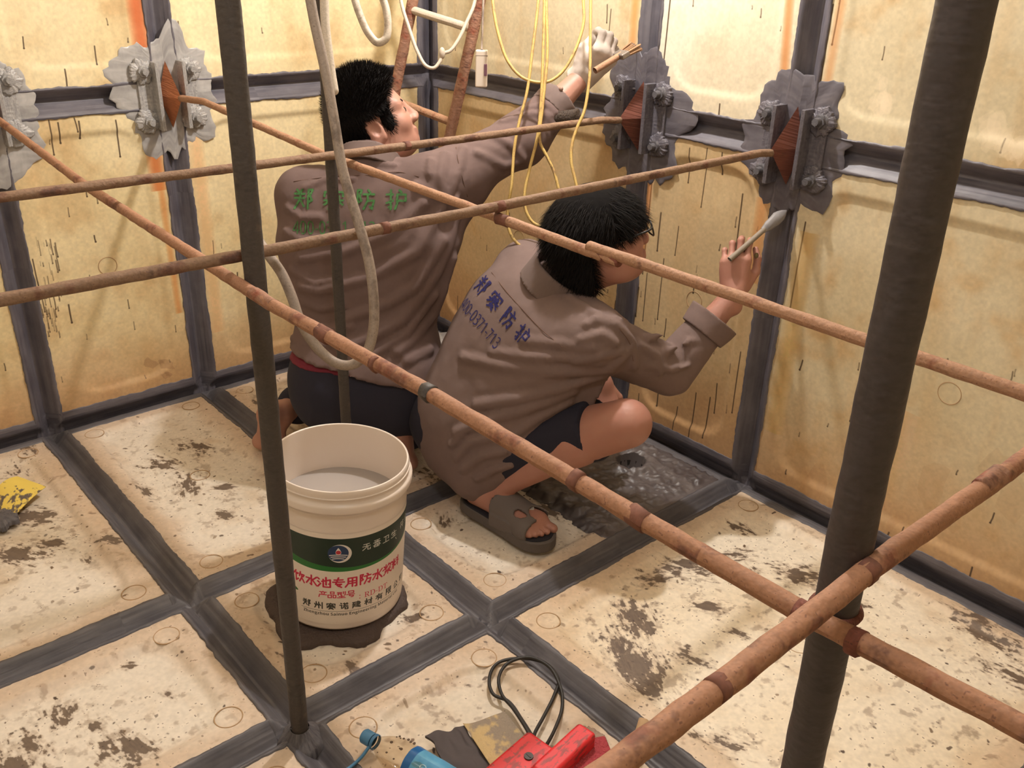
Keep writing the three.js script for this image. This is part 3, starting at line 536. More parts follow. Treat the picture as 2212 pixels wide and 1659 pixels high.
// ---------------------------------------------------------------- brush strokes of the Chinese characters, on a 10 x 10 field
const HAN = {
  郑: '10 21/40 31/02 52/04 54/32 34 09/35 58/70 79/70 90 83 95 76', 赛: '40 51/03 01 91 93/23 73/24 74/05 95/32 35/62 65/35 07/65 97/37 38/37 67 68/46 48 29/58 79',
  防: '10 19/10 30 23 35 16/60 71/42 92/62 65 49/65 95 89 78', 护: '02 32/20 29 18/06 35/60 71/52 92 95 55/52 56 49',
  饮: '20 03/12 42 33/23 29 47/60 54/62 92 84/73 75 59/75 99', 水: '50 59 48/13 43 18/91 64/53 99', 池: '01 12/04 15/09 26/34 92 96 86/60 67/42 49 99 97',
  专: '22 82/14 94/50 36 76 58/47 79', 用: '21 26 09/21 81 89 79/24 84/26 86/51 59', 浆: '11 22/30 35/04 33/60 43/61 91 65 55/55 59/26 46 19/85 67/56 99', 料: '01 13/41 33/04 54/20 29/24 08/24 47/61 72/63 74/57 95/80 89',
  产: '50 51/11 91/32 44/72 64/95 15 09', 品: '30 70 73 33 30/05 45 49 09 05/65 95 99 69 65', 型: '01 51/03 53/21 15/41 45/70 73/90 95 85/55 59/27 87/09 99', 号: '20 80 83 23 20/05 95/45 37 87 79 59',
  州: '20 25 09/03 15/50 59/33 45/90 99/63 75', 诺: '10 21/03 23 28 47/41 91/50 52/80 82/44 94/62 47/66 96 99 69 66', 建: '31 81 85/33 93/35 85/37 97/60 68/01 21 04 24 09/06 99', 材: '03 43/20 29/23 07/24 46/53 93/80 89 78/83 58',
  有: '02 92/40 06/34 39/34 84 89 79/36 86/37 87', 限: '10 19/10 30 23 35 16/50 90 94 54/52 92/50 59 78/95 76/64 99', 公: '40 15/60 95/54 29 88/76 99', 司: '11 91 99 89/13 73/25 65 68 28 25',
  无: '11 81/04 94/51 46 09/64 69 99 97', 毒: '10 80/22 72/03 93/50 53/25 85 79 19 25/07 97/55 58', 卫: '11 81 85 75/41 49/09 99', 生: '21 04/13 93/26 86/50 59/09 99', 符: '10 02/11 41/60 52/61 91/23 06/15 19/35 95/73 79 69/46 57', 合: '50 04/50 94/34 74/26 86 89 29 26',
};
function han(g, text, x, y, size, weight, gap = 1.15, sx = 1) {        // x, y: top left of the first character
  g.lineCap = g.lineJoin = 'round'; g.lineWidth = weight; let k = 0;
  for (const ch of text) {
    if (HAN[ch]) for (const s of HAN[ch].split('/')) { g.beginPath(); s.split(' ').forEach((q, i) => g[i ? 'lineTo' : 'moveTo'](x + k * size * gap * sx + (+q[0] / 9) * size * sx, y + (+q[1] / 9) * size)); g.stroke(); }
    k++;
  }
}

// ---------------------------------------------------------------- bucket of coating with its printed label
{
  const base = V(1.286, .011, 1.231), tilt = RIGHT.clone().setY(0).normalize();
  const b = thing('plastic_bucket', 'open white plastic bucket with green and white Chinese label', 'bucket', base);
  b.rotation.set(0, 0, 0); b.quaternion.setFromAxisAngle(V(0, 0, -1).applyAxisAngle(V(0, 1, 0), Math.atan2(-tilt.z, tilt.x)), .052);
  const put = (n, g, m, par = b, l) => { g.userData.local = true; return part(n, g, m, par, l); };
  const plastic = phys(0xe4d6ca, .38, { clearcoat: .25, clearcoatRoughness: .3 });
  put('shell', lathe([[.0005, .006], [.1, .006], [.143, 0], [.149, .003], [.1505, .008], [.1555, .318], [.157, .327], [.1655, .33], [.1665, .335], [.1665, .346], [.164, .351], [.159, .353], [.1575, .358], [.159, .374], [.1565, .383], [.1535, .384], [.1515, .381], [.1505, .35], [.1485, .32], [.144, .02], [.0005, .016]], 96), plastic);
  put('thread_ring', new THREE.TorusGeometry(.1585, .0022, 8, 96).rotateX(Math.PI / 2).translate(0, .366, 0), plastic);
  put('liquid', lathe([[.0005, .262], [.13, .262], [.1475, .2635]], 72), std(0xa39a94, .12), b, 'grey cloudy water inside');
  // label: canvas runs round the bucket from -84 to +88 degrees about the side that faces the middle of the tank
  const Wd = 2048, Ht = 1152, A0 = -94, A1 = 84, H0 = .02, H1 = .275, [c, g] = canvasOf(Wd, Ht);
  const X = deg => (deg - A0) / (A1 - A0) * Wd, Y = h => (H1 - h) / (H1 - H0) * Ht, deg = px => Math.asin(clamp(px / 131, -1, 1)) * 57.3;
  g.fillStyle = 'rgb(233,220,207)'; g.fillRect(0, 0, Wd, Ht);
  for (let i = 0; i < 500; i++) { g.fillStyle = `rgba(120,96,76,${rr(.03, .12)})`; g.fillRect(rr(0, Wd), rr(0, Ht), rr(2, 16), rr(2, 8)); }
  g.fillStyle = 'rgb(36,112,44)'; g.beginPath(); g.moveTo(X(-86), Y(.258)); g.lineTo(X(-86), Y(.205)); g.bezierCurveTo(X(-50), Y(.165), X(5), Y(.168), X(40), Y(.18)); g.bezierCurveTo(X(60), Y(.19), X(80), Y(.2), X(92), Y(.215)); g.lineTo(X(92), Y(.258)); g.closePath(); g.fill();
  g.fillStyle = 'rgb(22,44,30)'; g.beginPath(); g.moveTo(X(-86), Y(.262)); g.lineTo(X(-86), Y(.226)); g.bezierCurveTo(X(-45), Y(.186), X(0), Y(.176), X(40), Y(.186)); g.bezierCurveTo(X(60), Y(.194), X(80), Y(.204), X(92), Y(.22)); g.lineTo(X(92), Y(.262)); g.closePath(); g.fill();
  // round emblem: white crescent ring, blue disc, red drop over white waves
  const ex = X(-10), ey = Y(.222), er = 112;
  g.fillStyle = 'rgb(226,218,210)'; g.beginPath(); g.arc(ex + 12, ey, er, 0, 7); g.fill(); g.fillStyle = 'rgb(34,56,92)'; g.beginPath(); g.arc(ex - 4, ey - 4, er * .88, 0, 7); g.fill();
  g.strokeStyle = 'rgb(226,218,210)'; g.lineWidth = 10; for (let k = 0; k < 3; k++) { g.beginPath(); g.moveTo(ex - er * .8 + k * 14, ey + 22 + k * 22); g.quadraticCurveTo(ex - 6, ey + 6 + k * 22, ex + er * .76 - k * 16, ey + 24 + k * 22); g.stroke(); }
  g.fillStyle = 'rgb(230,222,214)'; g.beginPath(); g.moveTo(ex - 2, ey - 74); g.quadraticCurveTo(ex + 52, ey + 4, ex - 2, ey + 12); g.quadraticCurveTo(ex - 56, ey + 4, ex - 2, ey - 74); g.fill();
  g.fillStyle = 'rgb(190,50,60)'; g.beginPath(); g.arc(ex - 2, ey - 16, 24, 0, 7); g.fill();
  g.strokeStyle = 'rgb(206,206,198)'; han(g, '无毒卫生', X(10), Y(.24), 78, 9, 1.45); g.beginPath(); g.moveTo(X(46), Y(.215)); g.lineTo(X(47), Y(.21)); g.stroke();
  han(g, '符合', X(54), Y(.243), 78, 9, 1.6); han(g, '水', X(79), Y(.243), 70, 8);
  g.strokeStyle = 'rgb(200,34,70)'; han(g, '饮水池专用防水浆料', X(-51), Y(.155), 122, 18, 1.1);
  g.strokeStyle = 'rgb(204,48,76)'; han(g, '产品型号', X(-27), Y(.115), 76, 11, 1.2); g.fillStyle = 'rgb(204,48,76)'; g.font = '92px serif'; g.fillText(':', X(7), Y(.088)); g.fillText('RD-DT', X(12), Y(.088));
  g.strokeStyle = 'rgb(62,60,52)'; han(g, '郑州赛诺建材有限公司', X(-42), Y(.082), 78, 13, 1.62);
  g.lineWidth = 4; g.beginPath(); g.moveTo(X(-44), Y(.058)); g.lineTo(X(66), Y(.058)); g.stroke();
  g.fillStyle = 'rgb(66,64,56)'; g.font = 'bold 52px sans-serif'; g.fillText('Zhengzhou Sainuo Engineering Material Ltd.', X(-42), Y(.046), X(66) - X(-42));
  g.fillStyle = 'rgb(52,104,50)'; g.beginPath(); g.ellipse(X(-52), Y(.105), 60, 20, .35, 0, 7); g.fill();
  g.fillStyle = 'rgba(120,96,86,.7)'; for (let r = 0; r < 3; r++) for (let k = 0; k < 30; k++) g.fillRect(X(70) + r * 44 + rr(0, 8), Y(.2) + k * 26, 22, 14);
  const s0 = Math.atan2(.484, .875) - .11;      // heading of the printed side
  const lab = gridGeo(97, 9, (i, j) => { const u = i / 96, v = j / 8, h = lerp(H0, H1, v), r = lerp(.1505, .1555, h / .318) + .0006, th = s0 - lerp(A0, A1, u) / 57.3; return [V(Math.cos(th) * r, h, Math.sin(th) * r), u, v]; });
  put('label', lab, std(0xffffff, .45, { map: texOf(c) }));
  const m = thing('coating_spill', 'dried dark blob of coating spilled under the white bucket', 'spill', V(1.30, 0, 1.27));
  const spill = gridGeo(73, 8, (i, j) => { const th = i / 72 * 6.28318, cs = Math.cos(th), sn = Math.sin(th), k = .93 + .3 * fbm(cs * 2 + 3, sn * 2, 2, 3), r = [0, .4, .7, .85, .94, .98, 1, 1.01][j]; return [V(1.3 + cs * .176 * k * r, [.009, .009, .009, .008, .007, .004, 0, -.008][j] - .003 + .002 * fbm(cs * r * 6, sn * r * 6, 1, 2), 1.255 + sn * .176 * k * r), cs * r, sn * r]; }, true);
  part('blob', spill, std(0x4a3c36, .75, { bumpMap: bumpTex, bumpScale: .003 }), m);
}

{
  const m = raggedPatch(.17, .15, .35, 8.3, .045); m.rotateX(-Math.PI / 2); const p = V(.17, 0, .2);
  single('coating_mound', 'wet grey mound of coating in the floor corner between the two men', 'coating', m.translate(p.x, .002, p.z), M.coatWetSheen, p);
}
// ---------------------------------------------------------------- things lying on the floor near the viewer
function sheet(pts, nu, nv, thick, f) {         // bilinear quad of four corners, lifted by f(u, v), with a real thickness
  const top = [], P = (u, v, o) => { const p = pts[0].clone().lerp(pts[1], u).lerp(pts[3].clone().lerp(pts[2], u), v); p.add(f(u, v)); p.y += o; return p; };
  const a = gridGeo(nu, nv, (i, j) => [P(i / (nu - 1), j / (nv - 1), thick), i / (nu - 1), j / (nv - 1)], true), b = gridGeo(nu, nv, (i, j) => [P(i / (nu - 1), j / (nv - 1), 0), i / (nu - 1), j / (nv - 1)], false);
  const rim = []; for (let i = 0; i < nu; i++) rim.push([i / (nu - 1), 0]); for (let j = 1; j < nv; j++) rim.push([1, j / (nv - 1)]); for (let i = nu - 2; i >= 0; i--) rim.push([i / (nu - 1), 1]); for (let j = nv - 2; j >= 0; j--) rim.push([0, j / (nv - 1)]);
  const e = gridGeo(rim.length, 2, (i, j) => [P(rim[i][0], rim[i][1], j ? thick : 0), rim[i][0], rim[i][1]], true);
  return mergeGeometries([a, b, e]);
}
const fl = (x, y, h = 0) => on(x, y, 'y', h);
{
  // crushed water bottle lying on its side
  const cap0 = fl(788, 1588, .036), end = fl(1010, 1722, .036), ax = end.clone().sub(cap0).normalize(), up = V(0, 1, 0), sd = V().crossVectors(ax, up).normalize();
  const t = thing('water_bottle', 'clear crumpled plastic water bottle with blue cap and label', 'bottle', cap0.clone().setY(0));
  const O = cap0, ring = (r, s, squash = 0) => [r, s, squash];
  const rev = (prof, n = 40, wob = 0) => gridGeo(n + 1, prof.length, (i, j) => { const th = i / n * 6.28318, [r, s] = prof[j], q = r * (1 + wob * fbm(Math.cos(th) * 2 + 5, Math.sin(th) * 2, s * 30, 2)); return [O.clone().addScaledVector(ax, s).addScaledVector(up, Math.cos(th) * q - (.036 - .034)).addScaledVector(sd, Math.sin(th) * q), i / n, s / .09]; });
  const pet = phys(0xf2ece2, .08, { transmission: 1, thickness: 0, ior: 1.45, clearcoat: .3 });
  part('body', rev([[.012, .012], [.012, .028], [.0135, .032], [.018, .04], [.0245, .052], [.03, .066], [.033, .08], [.034, .09], [.0335, .094], [.034, .1], [.0333, .105], [.034, .112], [.034, .25], [.03, .262], [.001, .264]], 44, .1), pet, t);
  part('cap', rev([[.001, -.004], [.0125, -.003], [.0148, 0], [.0148, .02], [.0135, .021]], 40), std(0x4a7ea6, .45), t, 'blue screw cap');
  part('cap_ring', rev([[.0145, .023], [.0158, .024], [.0158, .029], [.0145, .03]], 40), std(0x44749c, .45), t);
  part('tear_strip', tube([O.clone().addScaledVector(ax, .024).addScaledVector(sd, .014).add(V(0, -.004, 0)), O.clone().addScaledVector(ax, .02).addScaledVector(sd, .032).add(V(0, -.018, 0)), O.clone().addScaledVector(ax, .012).addScaledVector(sd, .05).add(V(0, -.03, 0)), O.clone().addScaledVector(ax, .006).addScaledVector(sd, .068).add(V(0, -.0335, 0))], .0034, 24, 8), std(0x4a7ea6, .5), t);
  const [c, g] = canvasOf(768, 256, (x, y) => mix3([58, 134, 186], [112, 176, 206], vf(x / 60, y / 60, 3)));
  g.strokeStyle = 'rgba(220,235,240,.8)'; g.lineWidth = 4; for (let k = 0; k < 16; k++) { g.beginPath(); g.arc(rr(20, 748), rr(40, 230), rr(8, 20), 0, 7); g.stroke(); }
  g.fillStyle = 'rgb(36,44,84)'; g.fillRect(330, 40, 130, 26); g.strokeStyle = 'rgb(190,70,90)'; g.strokeRect(330, 40, 130, 26); g.fillStyle = 'rgb(28,96,160)'; g.fillRect(0, 210, 768, 46); g.fillStyle = 'rgba(214,120,120,.8)'; g.beginPath(); g.ellipse(420, 180, 46, 26, .3, 0, 7); g.fill();
  const lab = rev([[.0352, .118], [.0352, .15], [.0352, .18], [.0352, .212]], 44, .1); { const u = lab.attributes.uv; for (let i = 0; i < u.count; i++) u.setY(i, (u.getY(i) * .09 - .118) / .094); }
  part('label', lab, std(0xffffff, .4, { map: texOf(c) }), t, 'blue printed wrapper');
  const spots = []; for (let i = 0; i < 14; i++) { const th = rr(-1.4, 1.2), s = rr(.055, .11), r = s < .08 ? lerp(.026, .034, (s - .055) / .025) : .0345; spots.push(new THREE.SphereGeometry(rr(.0015, .004), 8, 6).scale(1, .4, 1).translate(...O.clone().addScaledVector(ax, s).addScaledVector(up, Math.cos(th) * r).addScaledVector(sd, Math.sin(th) * r).toArray())); }
  const sp = part('mud_spots', mergeGeometries(spots), std(0x5c4a3c, .8), t); sp.userData.kind = 'stuff';
}
{
  const cp = [[1166, 1612, .02], [1150, 1590, .016], [1128, 1556, .01], [1098, 1515, .008], [1066, 1500, .008], [1057, 1465, .008], [1076, 1432, .008], [1130, 1422, .014], [1180, 1434, .012], [1206, 1468, .009], [1198, 1500, .009], [1176, 1545, .009], [1156, 1582, .014], [1150, 1600, .022], [1138, 1576, .022], [1108, 1530, .014], [1084, 1500, .012], [1078, 1462, .012], [1098, 1432, .014], [1142, 1420, .02], [1186, 1440, .02], [1212, 1490, .012], [1214, 1530, .009], [1200, 1572, .009], [1186, 1600, .012], [1176, 1616, .016]].map(([x, y, h]) => fl(x, y, h));
  single('power_cable', 'black power cable coiled in open loops on the floor panel', 'cable', tube(cp, .0038, 300, 10), M.blackRubber, cp[0].clone().setY(0));
}
{
  const q = [fl(1000, 1577, .008), fl(1090, 1538, .008), fl(1150, 1612, .01), fl(1062, 1668, .012)];
  const [c, g] = canvasOf(256, 256, (x, y) => mix3([190, 164, 118], [142, 128, 112], smooth(.35, .65, vf(x / 40, y / 40, 4) + (x - 128) / 600)));
  single('sandpaper', 'curled grey and tan abrasive sheet by the coiled cable', 'sheet', sheet(q, 24, 16, .0012, (u, v) => V(0, .018 * Math.pow(1 - u, 5) * (1 - .3 * v) + .004 * Math.sin(u * 3), 0)), std(0xffffff, .85, { map: texOf(c), bumpMap: bumpTex, bumpScale: .002 }), q[0].clone().setY(0));
  const q2 = [fl(925, 1600, .004), fl(1000, 1577, .004), fl(1085, 1690, .005), fl(985, 1700, .004)];
  single('rag', 'dark grey rag lying between the bottle and the abrasive sheet', 'rag', sheet(q2, 22, 22, .006, (u, v) => V(.012 * noise(u * 3, v * 3, 2), .008 + .012 * fbm(u * 3, v * 3, 7, 2), .012 * noise(u * 3, v * 3, 9))), std(0x524a4a, .95), q2[0].clone().setY(0));
}
{
  // red power tool: two scuffed shells with a dark screw, cable entering between them
  const a = fl(1075, 1668, .04), b = fl(1142, 1602, .04), t = thing('power_tool', 'scuffed bright red power tool at the lower picture edge', 'tool', V(2.0, 0, 1.2));
  const [c, g] = canvasOf(256, 256, (x, y) => mix3([216, 44, 50], [150, 52, 50], smooth(.55, .75, vf(x / 30, y / 30, 4)))); g.fillStyle = 'rgba(120,84,74,.8)'; for (let i = 0; i < 30; i++) g.fillRect(rr(0, 256), rr(0, 256), rr(3, 26), rr(1, 4));
  const red = std(0xffffff, .5, { map: texOf(c) });
  const block = (p, dir, l, w, h, r) => { const z = dir.clone().setY(0).normalize(), x = V().crossVectors(V(0, 1, 0), z); return basis(boxGeo(w, h, l, r), x, V(0, 1, 0), z, p); };
  const d1 = b.clone().sub(a).setY(0).normalize(), x1 = V().crossVectors(V(0, 1, 0), d1);
  const m1 = fl(1112, 1664, .03);
  part('housing', block(m1.clone().setY(.026), fl(1170, 1610, .03).sub(fl(1080, 1690, .03)), .16, .07, .05, .008), red, t);
  part('housing', block(fl(1218, 1640, .03).setY(.03), fl(1246, 1600, .03).sub(fl(1150, 1690, .03)), .15, .045, .056, .008), red, t);
  part('guard', block(fl(1272, 1648, .012).setY(.014), fl(1316, 1640, .01).sub(fl(1250, 1652, .01)), .1, .1, .02, .004), std(0xa83a42, .7, { bumpMap: bumpTex, bumpScale: .004 }), t, 'dull crimson base');
  const sc = fl(1142, 1634, .052); part('screw', mergeGeometries([new THREE.CylinderGeometry(.009, .0095, .004, 20).translate(sc.x, .052, sc.z), boxGeo(.012, .001, .003, .0004).translate(sc.x, .0545, sc.z)]), std(0x3a2e2c, .5), t);
  part('cable_sleeve', tube([fl(1160, 1606, .02), fl(1176, 1622, .026), fl(1186, 1640, .028)], .006, 16, 10), M.blackRubber, t);
  const lump = raggedPatch(.03, .02, .4, 5.5, .01); lump.rotateX(-Math.PI / 2); const lp = fl(1282, 1598, 0); single('coating_crumb', 'torn pinkish crumb of old coating beside the red tool', 'debris', lump.translate(lp.x, .002, lp.z), std(0x9a8474, .8), lp);
  const s1 = fl(1392, 1556, .05), s2 = fl(1366, 1640, .02); const st = rodGeo([s1, s2], .011, 12, .001);
  single('wooden_stick', 'short wooden handle end beside the nearest tie rod', 'stick', st, std(0xb49470, .8), s2.clone().setY(0));
}
{
  const t = thing('paper_scoop', 'folded yellow paper sheet with grey smears on the left floor panel', 'paper', V(.36, 0, 1.7));
  const q = [fl(-20, 1072, .004), fl(40, 1036, .004), fl(102, 1062, .004), fl(20, 1128, .004)];
  const [c] = canvasOf(256, 256, (x, y) => mix3([224, 196, 92], [96, 84, 76], smooth(.56, .7, vf(x / 26, y / 26, 4) * .8 + y / 256 * -.22 + .1 + (256 - x) / 1400)));
  part('leaf', sheet(q, 24, 20, .0012, (u, v) => V(0, .02 * Math.sin(u * 2.6) * (1 - v * .6) + .012 * u * v, 0)), std(0xffffff, .8, { map: texOf(c) }), t);
  const lp = raggedPatch(.05, .04, .45, 3.1, .02); lp.rotateX(-Math.PI / 2); const p = fl(2, 1128, 0); part('coating_lump', lp.translate(p.x, .004, p.z), M.coatDark, t, 'lump of dried grey coating');
}

// ---------------------------------------------------------------- people
const skinMat = phys(0xffffff, .55, { vertexColors: true, clearcoat: .12, clearcoatRoughness: .5 });
const P3 = a => V(a[0], a[1], a[2]);
function ellipsoid(p, r) { const a = p.x / r.x, b = p.y / r.y, c = p.z / r.z, k0 = Math.sqrt(a * a + b * b + c * c), k1 = Math.sqrt((a / r.x) ** 2 + (b / r.y) ** 2 + (c / r.z) ** 2); return k1 < 1e-9 ? -Math.min(r.x, r.y, r.z) : k0 * (k0 - 1) / k1; }
// a head in its own frame: x to the person's right, y up, z out of the face
function headField(s) {
  const q = V(), E = (x, y, z, cx, cy, cz, rx, ry, rz) => ellipsoid(q.set(x - cx, y - cy, z - cz), { x: rx, y: ry, z: rz });
  const C = (a, b, ra, rb) => [...a, ra, ...b, rb];
  const nose = [C([0, .012, .085], [0, -.026, .1035], .008, .0105), C([0, -.03, .096], [0, -.032, .099], .0115, .0105)];
  const brow = C([-.042, .024, .07], [.042, .024, .07], .012, .012), lipU = C([-.017, -.0555, .088], [.017, -.0555, .088], .006, .006), lipL = C([-.014, -.066, .087], [.014, -.066, .087], .0066, .0066);
  return (X, Y, Z) => {
    const x = X / s, y = Y / s, z = Z / s, ax = Math.abs(x);
    let d = E(x, y, z, 0, .027, -.012, .077, .09, .097);
    d = smin(d, E(x, y, z, 0, -.036, .028, .06, .076, .062), .03);
    d = smin(d, E(x, y, z, 0, -.083, .05, .032, .026, .036), .035);
    d = smin(d, E(ax, y, z, .045, -.058, .012, .02, .04, .034), .03);
    d = smin(d, E(ax, y, z, .038, -.022, .062, .024, .022, .02), .025);
    d = smin(d, capDist(brow, x, y, z), .02);
    d = smax(d, -E(ax, y, z, .032, .003, .1, .02, .013, .016), .012);
    d = smin(d, E(ax, y, z, .032, .001, .075, .014, .0115, .0125), .004);
    for (const c of nose) d = smin(d, capDist(c, x, y, z), .012);
    d = smin(d, E(ax, y, z, .0125, -.032, .098, .0085, .008, .011), .007);
    d = smin(d, capDist(lipU, x, y, z), .006); d = smin(d, capDist(lipL, x, y, z), .006);
    // ears: a tilted shell with its hollow and lobe
    const ex = ax - .079, ey = y + .006, ez = z + .008, yy = ey * .966 - ez * .26, zz = ez * .966 + ey * .26, lean = ex - .25 * -Math.min(0, zz) ;
    let e = ellipsoid(q.set(lean, yy, zz), { x: .0115, y: .034, z: .021 });
    e = smin(e, ellipsoid(q.set(ex + .003, yy + .027, zz - .006), { x: .007, y: .011, z: .009 }), .008);
    e = smax(e, -ellipsoid(q.set(lean - .0115, yy - .004, zz - .002), { x: .0105, y: .022, z: .0135 }), .003);
    d = smin(d, e, .005);
    return d * s;
  };
}
function frame(f, u) { const z = f.clone().normalize(), x = V().crossVectors(z, u).normalize(), y = V().crossVectors(x, z).normalize(); return { x, y, z }; }   // x = right of a person facing z
function toFrame(F, o) { return (X, Y, Z) => { const a = X - o.x, b = Y - o.y, c = Z - o.z; return [a * F.x.x + b * F.x.y + c * F.x.z, a * F.y.x + b * F.y.y + c * F.y.z, a * F.z.x + b * F.z.y + c * F.z.z]; }; }
const fromFrame = (F, o, x, y, z) => o.clone().addScaledVector(F.x, x).addScaledVector(F.y, y).addScaledVector(F.z, z);
function frameBounds(F, o, r) { return [o.clone().addScalar(-r), o.clone().addScalar(r)]; }
// a hand: wrist, direction to the knuckles, direction out of the palm, side the thumb is on; curl per finger in radians
function hand(w, dir, palm, thumbSide, curls, s, thumb, spread = 1, fat = 1) {
  const d = dir.clone().normalize(), t = thumbSide.clone().addScaledVector(d, -thumbSide.dot(d)).normalize(), n = V().crossVectors(d, t); if (n.dot(palm) < 0) n.negate();
  const P = (a, b, c) => w.clone().addScaledVector(d, a * s).addScaledVector(t, b * s).addScaledVector(n, c * s), out = [];
  const R = fat * s;
  const kn = [[.088, .027, -.003], [.092, .008, -.006], [.088, -.011, -.005], [.08, -.028, -.001]], len = [[.042, .026, .021], [.046, .029, .022], [.043, .027, .021], [.034, .021, .018]], rad = [.0088, .009, .0086, .0076];
  kn.forEach((k, i) => out.push(cap(P(.008, k[1] * .62, 0), P(k[0], k[1], k[2]), .0145 * R, .0118 * R)));
  out.push(cap(P(.012, .016, .004), P(.05, .03, .012), .014 * R, .0125 * R), cap(P(.015, -.018, .004), P(.06, -.024, .006), .0125 * R, .0115 * R), cap(P(-.03, 0, 0), P(.015, 0, 0), .024 * R, .022 * R));
  const fingers = [];
  kn.forEach((k, i) => {
    let p = P(k[0], k[1], k[2]), a = 0; const side = (i - 1.5) * -.07 * spread; const chain = [];
    for (let j = 0; j < 3; j++) {
      a += curls[i][j]; const dd = d.clone().multiplyScalar(Math.cos(a)).addScaledVector(n, Math.sin(a)).addScaledVector(t, side).normalize(), e = p.clone().addScaledVector(dd, len[i][j] * s);
      chain.push(cap(p, e, rad[i] * R * (1 - .08 * j), rad[i] * R * (.92 - .09 * j))); p = e;
    }
    fingers.push(chain);
  });
  const th = thumb.map(q => P(...q)); fingers.push([cap(th[0], th[1], .0125 * R, .0108 * R), cap(th[1], th[2], .0105 * R, .0095 * R), cap(th[2], th[3], .0095 * R, .0078 * R)]);
  const palmF = blob(out, .016 * s), fF = fingers.map(c => blob(c, .005));
  const all = [...out, ...fingers.flat()];
  return { field: (x, y, z) => { let q = palmF(x, y, z), m = 1e3; for (const f of fF) m = Math.min(m, f(x, y, z)); return smin(q, m, .008 * s); }, all, P };
}
function foot(ankle, heel, ballP, toeDir, side, s) {      // side: towards the big toe
  const t = side.clone().normalize(), d = toeDir.clone().normalize(), out = [];
  out.push(cap(ankle, heel, .036 * s, .031 * s), cap(ankle, ballP.clone().addScaledVector(t, .02 * s), .034 * s, .022 * s), cap(heel, ballP.clone().addScaledVector(t, -.022 * s), .028 * s, .019 * s), cap(ballP.clone().addScaledVector(t, .026 * s), ballP.clone().addScaledVector(t, -.03 * s), .021 * s, .017 * s));
  const toes = [[.03, .046, .0135], [.008, .044, .0098], [-.009, .039, .0092], [-.023, .032, .0086], [-.035, .024, .0082]];
  const tf = toes.map(([o, l, r]) => { const a = ballP.clone().addScaledVector(t, o * s * .95), b = a.clone().addScaledVector(d, l * s).addScaledVector(t, o * .1 * s); return cap(a, b, r * s, r * s * .92); });
  const base = blob(out, .03 * s);
  return { all: [...out, ...tf], field: (x, y, z) => { let m = 1e3; for (const c of tf) m = Math.min(m, capDist(c, x, y, z)); return smin(base(x, y, z), m, .008 * s); } };
}
function shade(g, tone, lips) { return tint(g, (x, y, z) => { const n = fbm(x * 18, y * 18, z * 18, 2), m = fbm(x * 60, y * 60, z * 60, 2); let c = [tone[0] * (1 + .1 * n), tone[1] * (1 + .16 * n + .1 * m), tone[2] * (1 + .18 * n + .1 * m)]; if (lips) c = lips(x, y, z, c); return c; }); }
// folds of the cloth: crests along chains of points, each with a height and a width
function creaser(list) {
  const segs = []; for (const [pts, amp, wd] of list) for (let i = 0; i < pts.length - 1; i++) segs.push([cap(pts[i], pts[i + 1], 0), amp, wd, pts.length > 1 ? i / (pts.length - 1) : 0]);
  return (x, y, z) => { let s = 0; for (const [c, amp, wd] of segs) { const d = capDist(c, x, y, z) / wd; if (d < 2.4) { const v = 1.7 * amp * (1 - .55 * d * d) * Math.exp(-.75 * d * d); if (Math.abs(v) > Math.abs(s)) s = v; } } return s; };
}
function hairTufts(fieldN, verts, normals, n, len, flow, thick = .0008) {      // short strands rooted on the hair surface
  const pos = [], idx = [];
  for (let i = 0; i < n; i++) {
    const k = Math.floor(rnd() * verts.count), p = V(verts.getX(k), verts.getY(k), verts.getZ(k)), nn = V(normals.getX(k), normals.getY(k), normals.getZ(k));
    const d = flow(p, nn).addScaledVector(V(rr(-1, 1), rr(-1, 1), rr(-1, 1)), .22).normalize(), l = len * rr(.6, 1.3), s = V().crossVectors(d, nn).normalize().multiplyScalar(thick);
    const b = pos.length / 3, m = p.clone().addScaledVector(d, l * .5).addScaledVector(nn, l * .12), e = p.clone().addScaledVector(d, l).addScaledVector(nn, l * .1), r = p.clone().addScaledVector(nn, -.002);
    for (const q of [r.clone().add(s), r.clone().sub(s), m.clone().addScaledVector(s, .7), m.clone().addScaledVector(s, -.7), e]) pos.push(q.x, q.y, q.z);
    idx.push(b, b + 1, b + 2, b + 1, b + 3, b + 2, b + 2, b + 3, b + 4);
  }
  const g = new THREE.BufferGeometry(); g.setAttribute('position', new THREE.Float32BufferAttribute(pos, 3)); g.setIndex(idx); g.computeVertexNormals(); return g;
}
// print lying on a garment: rays run from outside along -n until they meet the cloth
function printOn(field, c, r, u, n, w, h, nu, nv, lift = .0022) {
  return gridGeo(nu, nv, (i, j) => {
    const a = i / (nu - 1), b = j / (nv - 1), p = c.clone().addScaledVector(r, (a - .5) * w).addScaledVector(u, (b - .5) * h).addScaledVector(n, .16);
    for (let k = 0; k < 90; k++) { const d = field(p.x, p.y, p.z); if (d < lift) break; p.addScaledVector(n, -Math.max(.0006, (d - lift) * .7)); }
    return [p, a, b];
  });
}
function printTex(rgb, line1, line2, w = 1024, h = 448) {
  const [c, g] = canvasOf(w, h); g.clearRect(0, 0, w, h); g.strokeStyle = g.fillStyle = `rgb(${rgb})`;
  han(g, line1, 40, 24, 158, 19, 1.68);
  g.font = '150px sans-serif'; g.save(); g.translate(28, 400); g.scale(.78, 1.05); g.fillText(line2, 0, 0); g.restore();
  const im = g.getImageData(0, 0, w, h); for (let i = 0; i < w * h; i++) { const x = i % w, y = i / w | 0; im.data[i * 4 + 3] *= vf(x / 7, y / 7, 2) > .68 ? .45 : 1; } g.putImageData(im, 0, 0);
  return texOf(c);
}
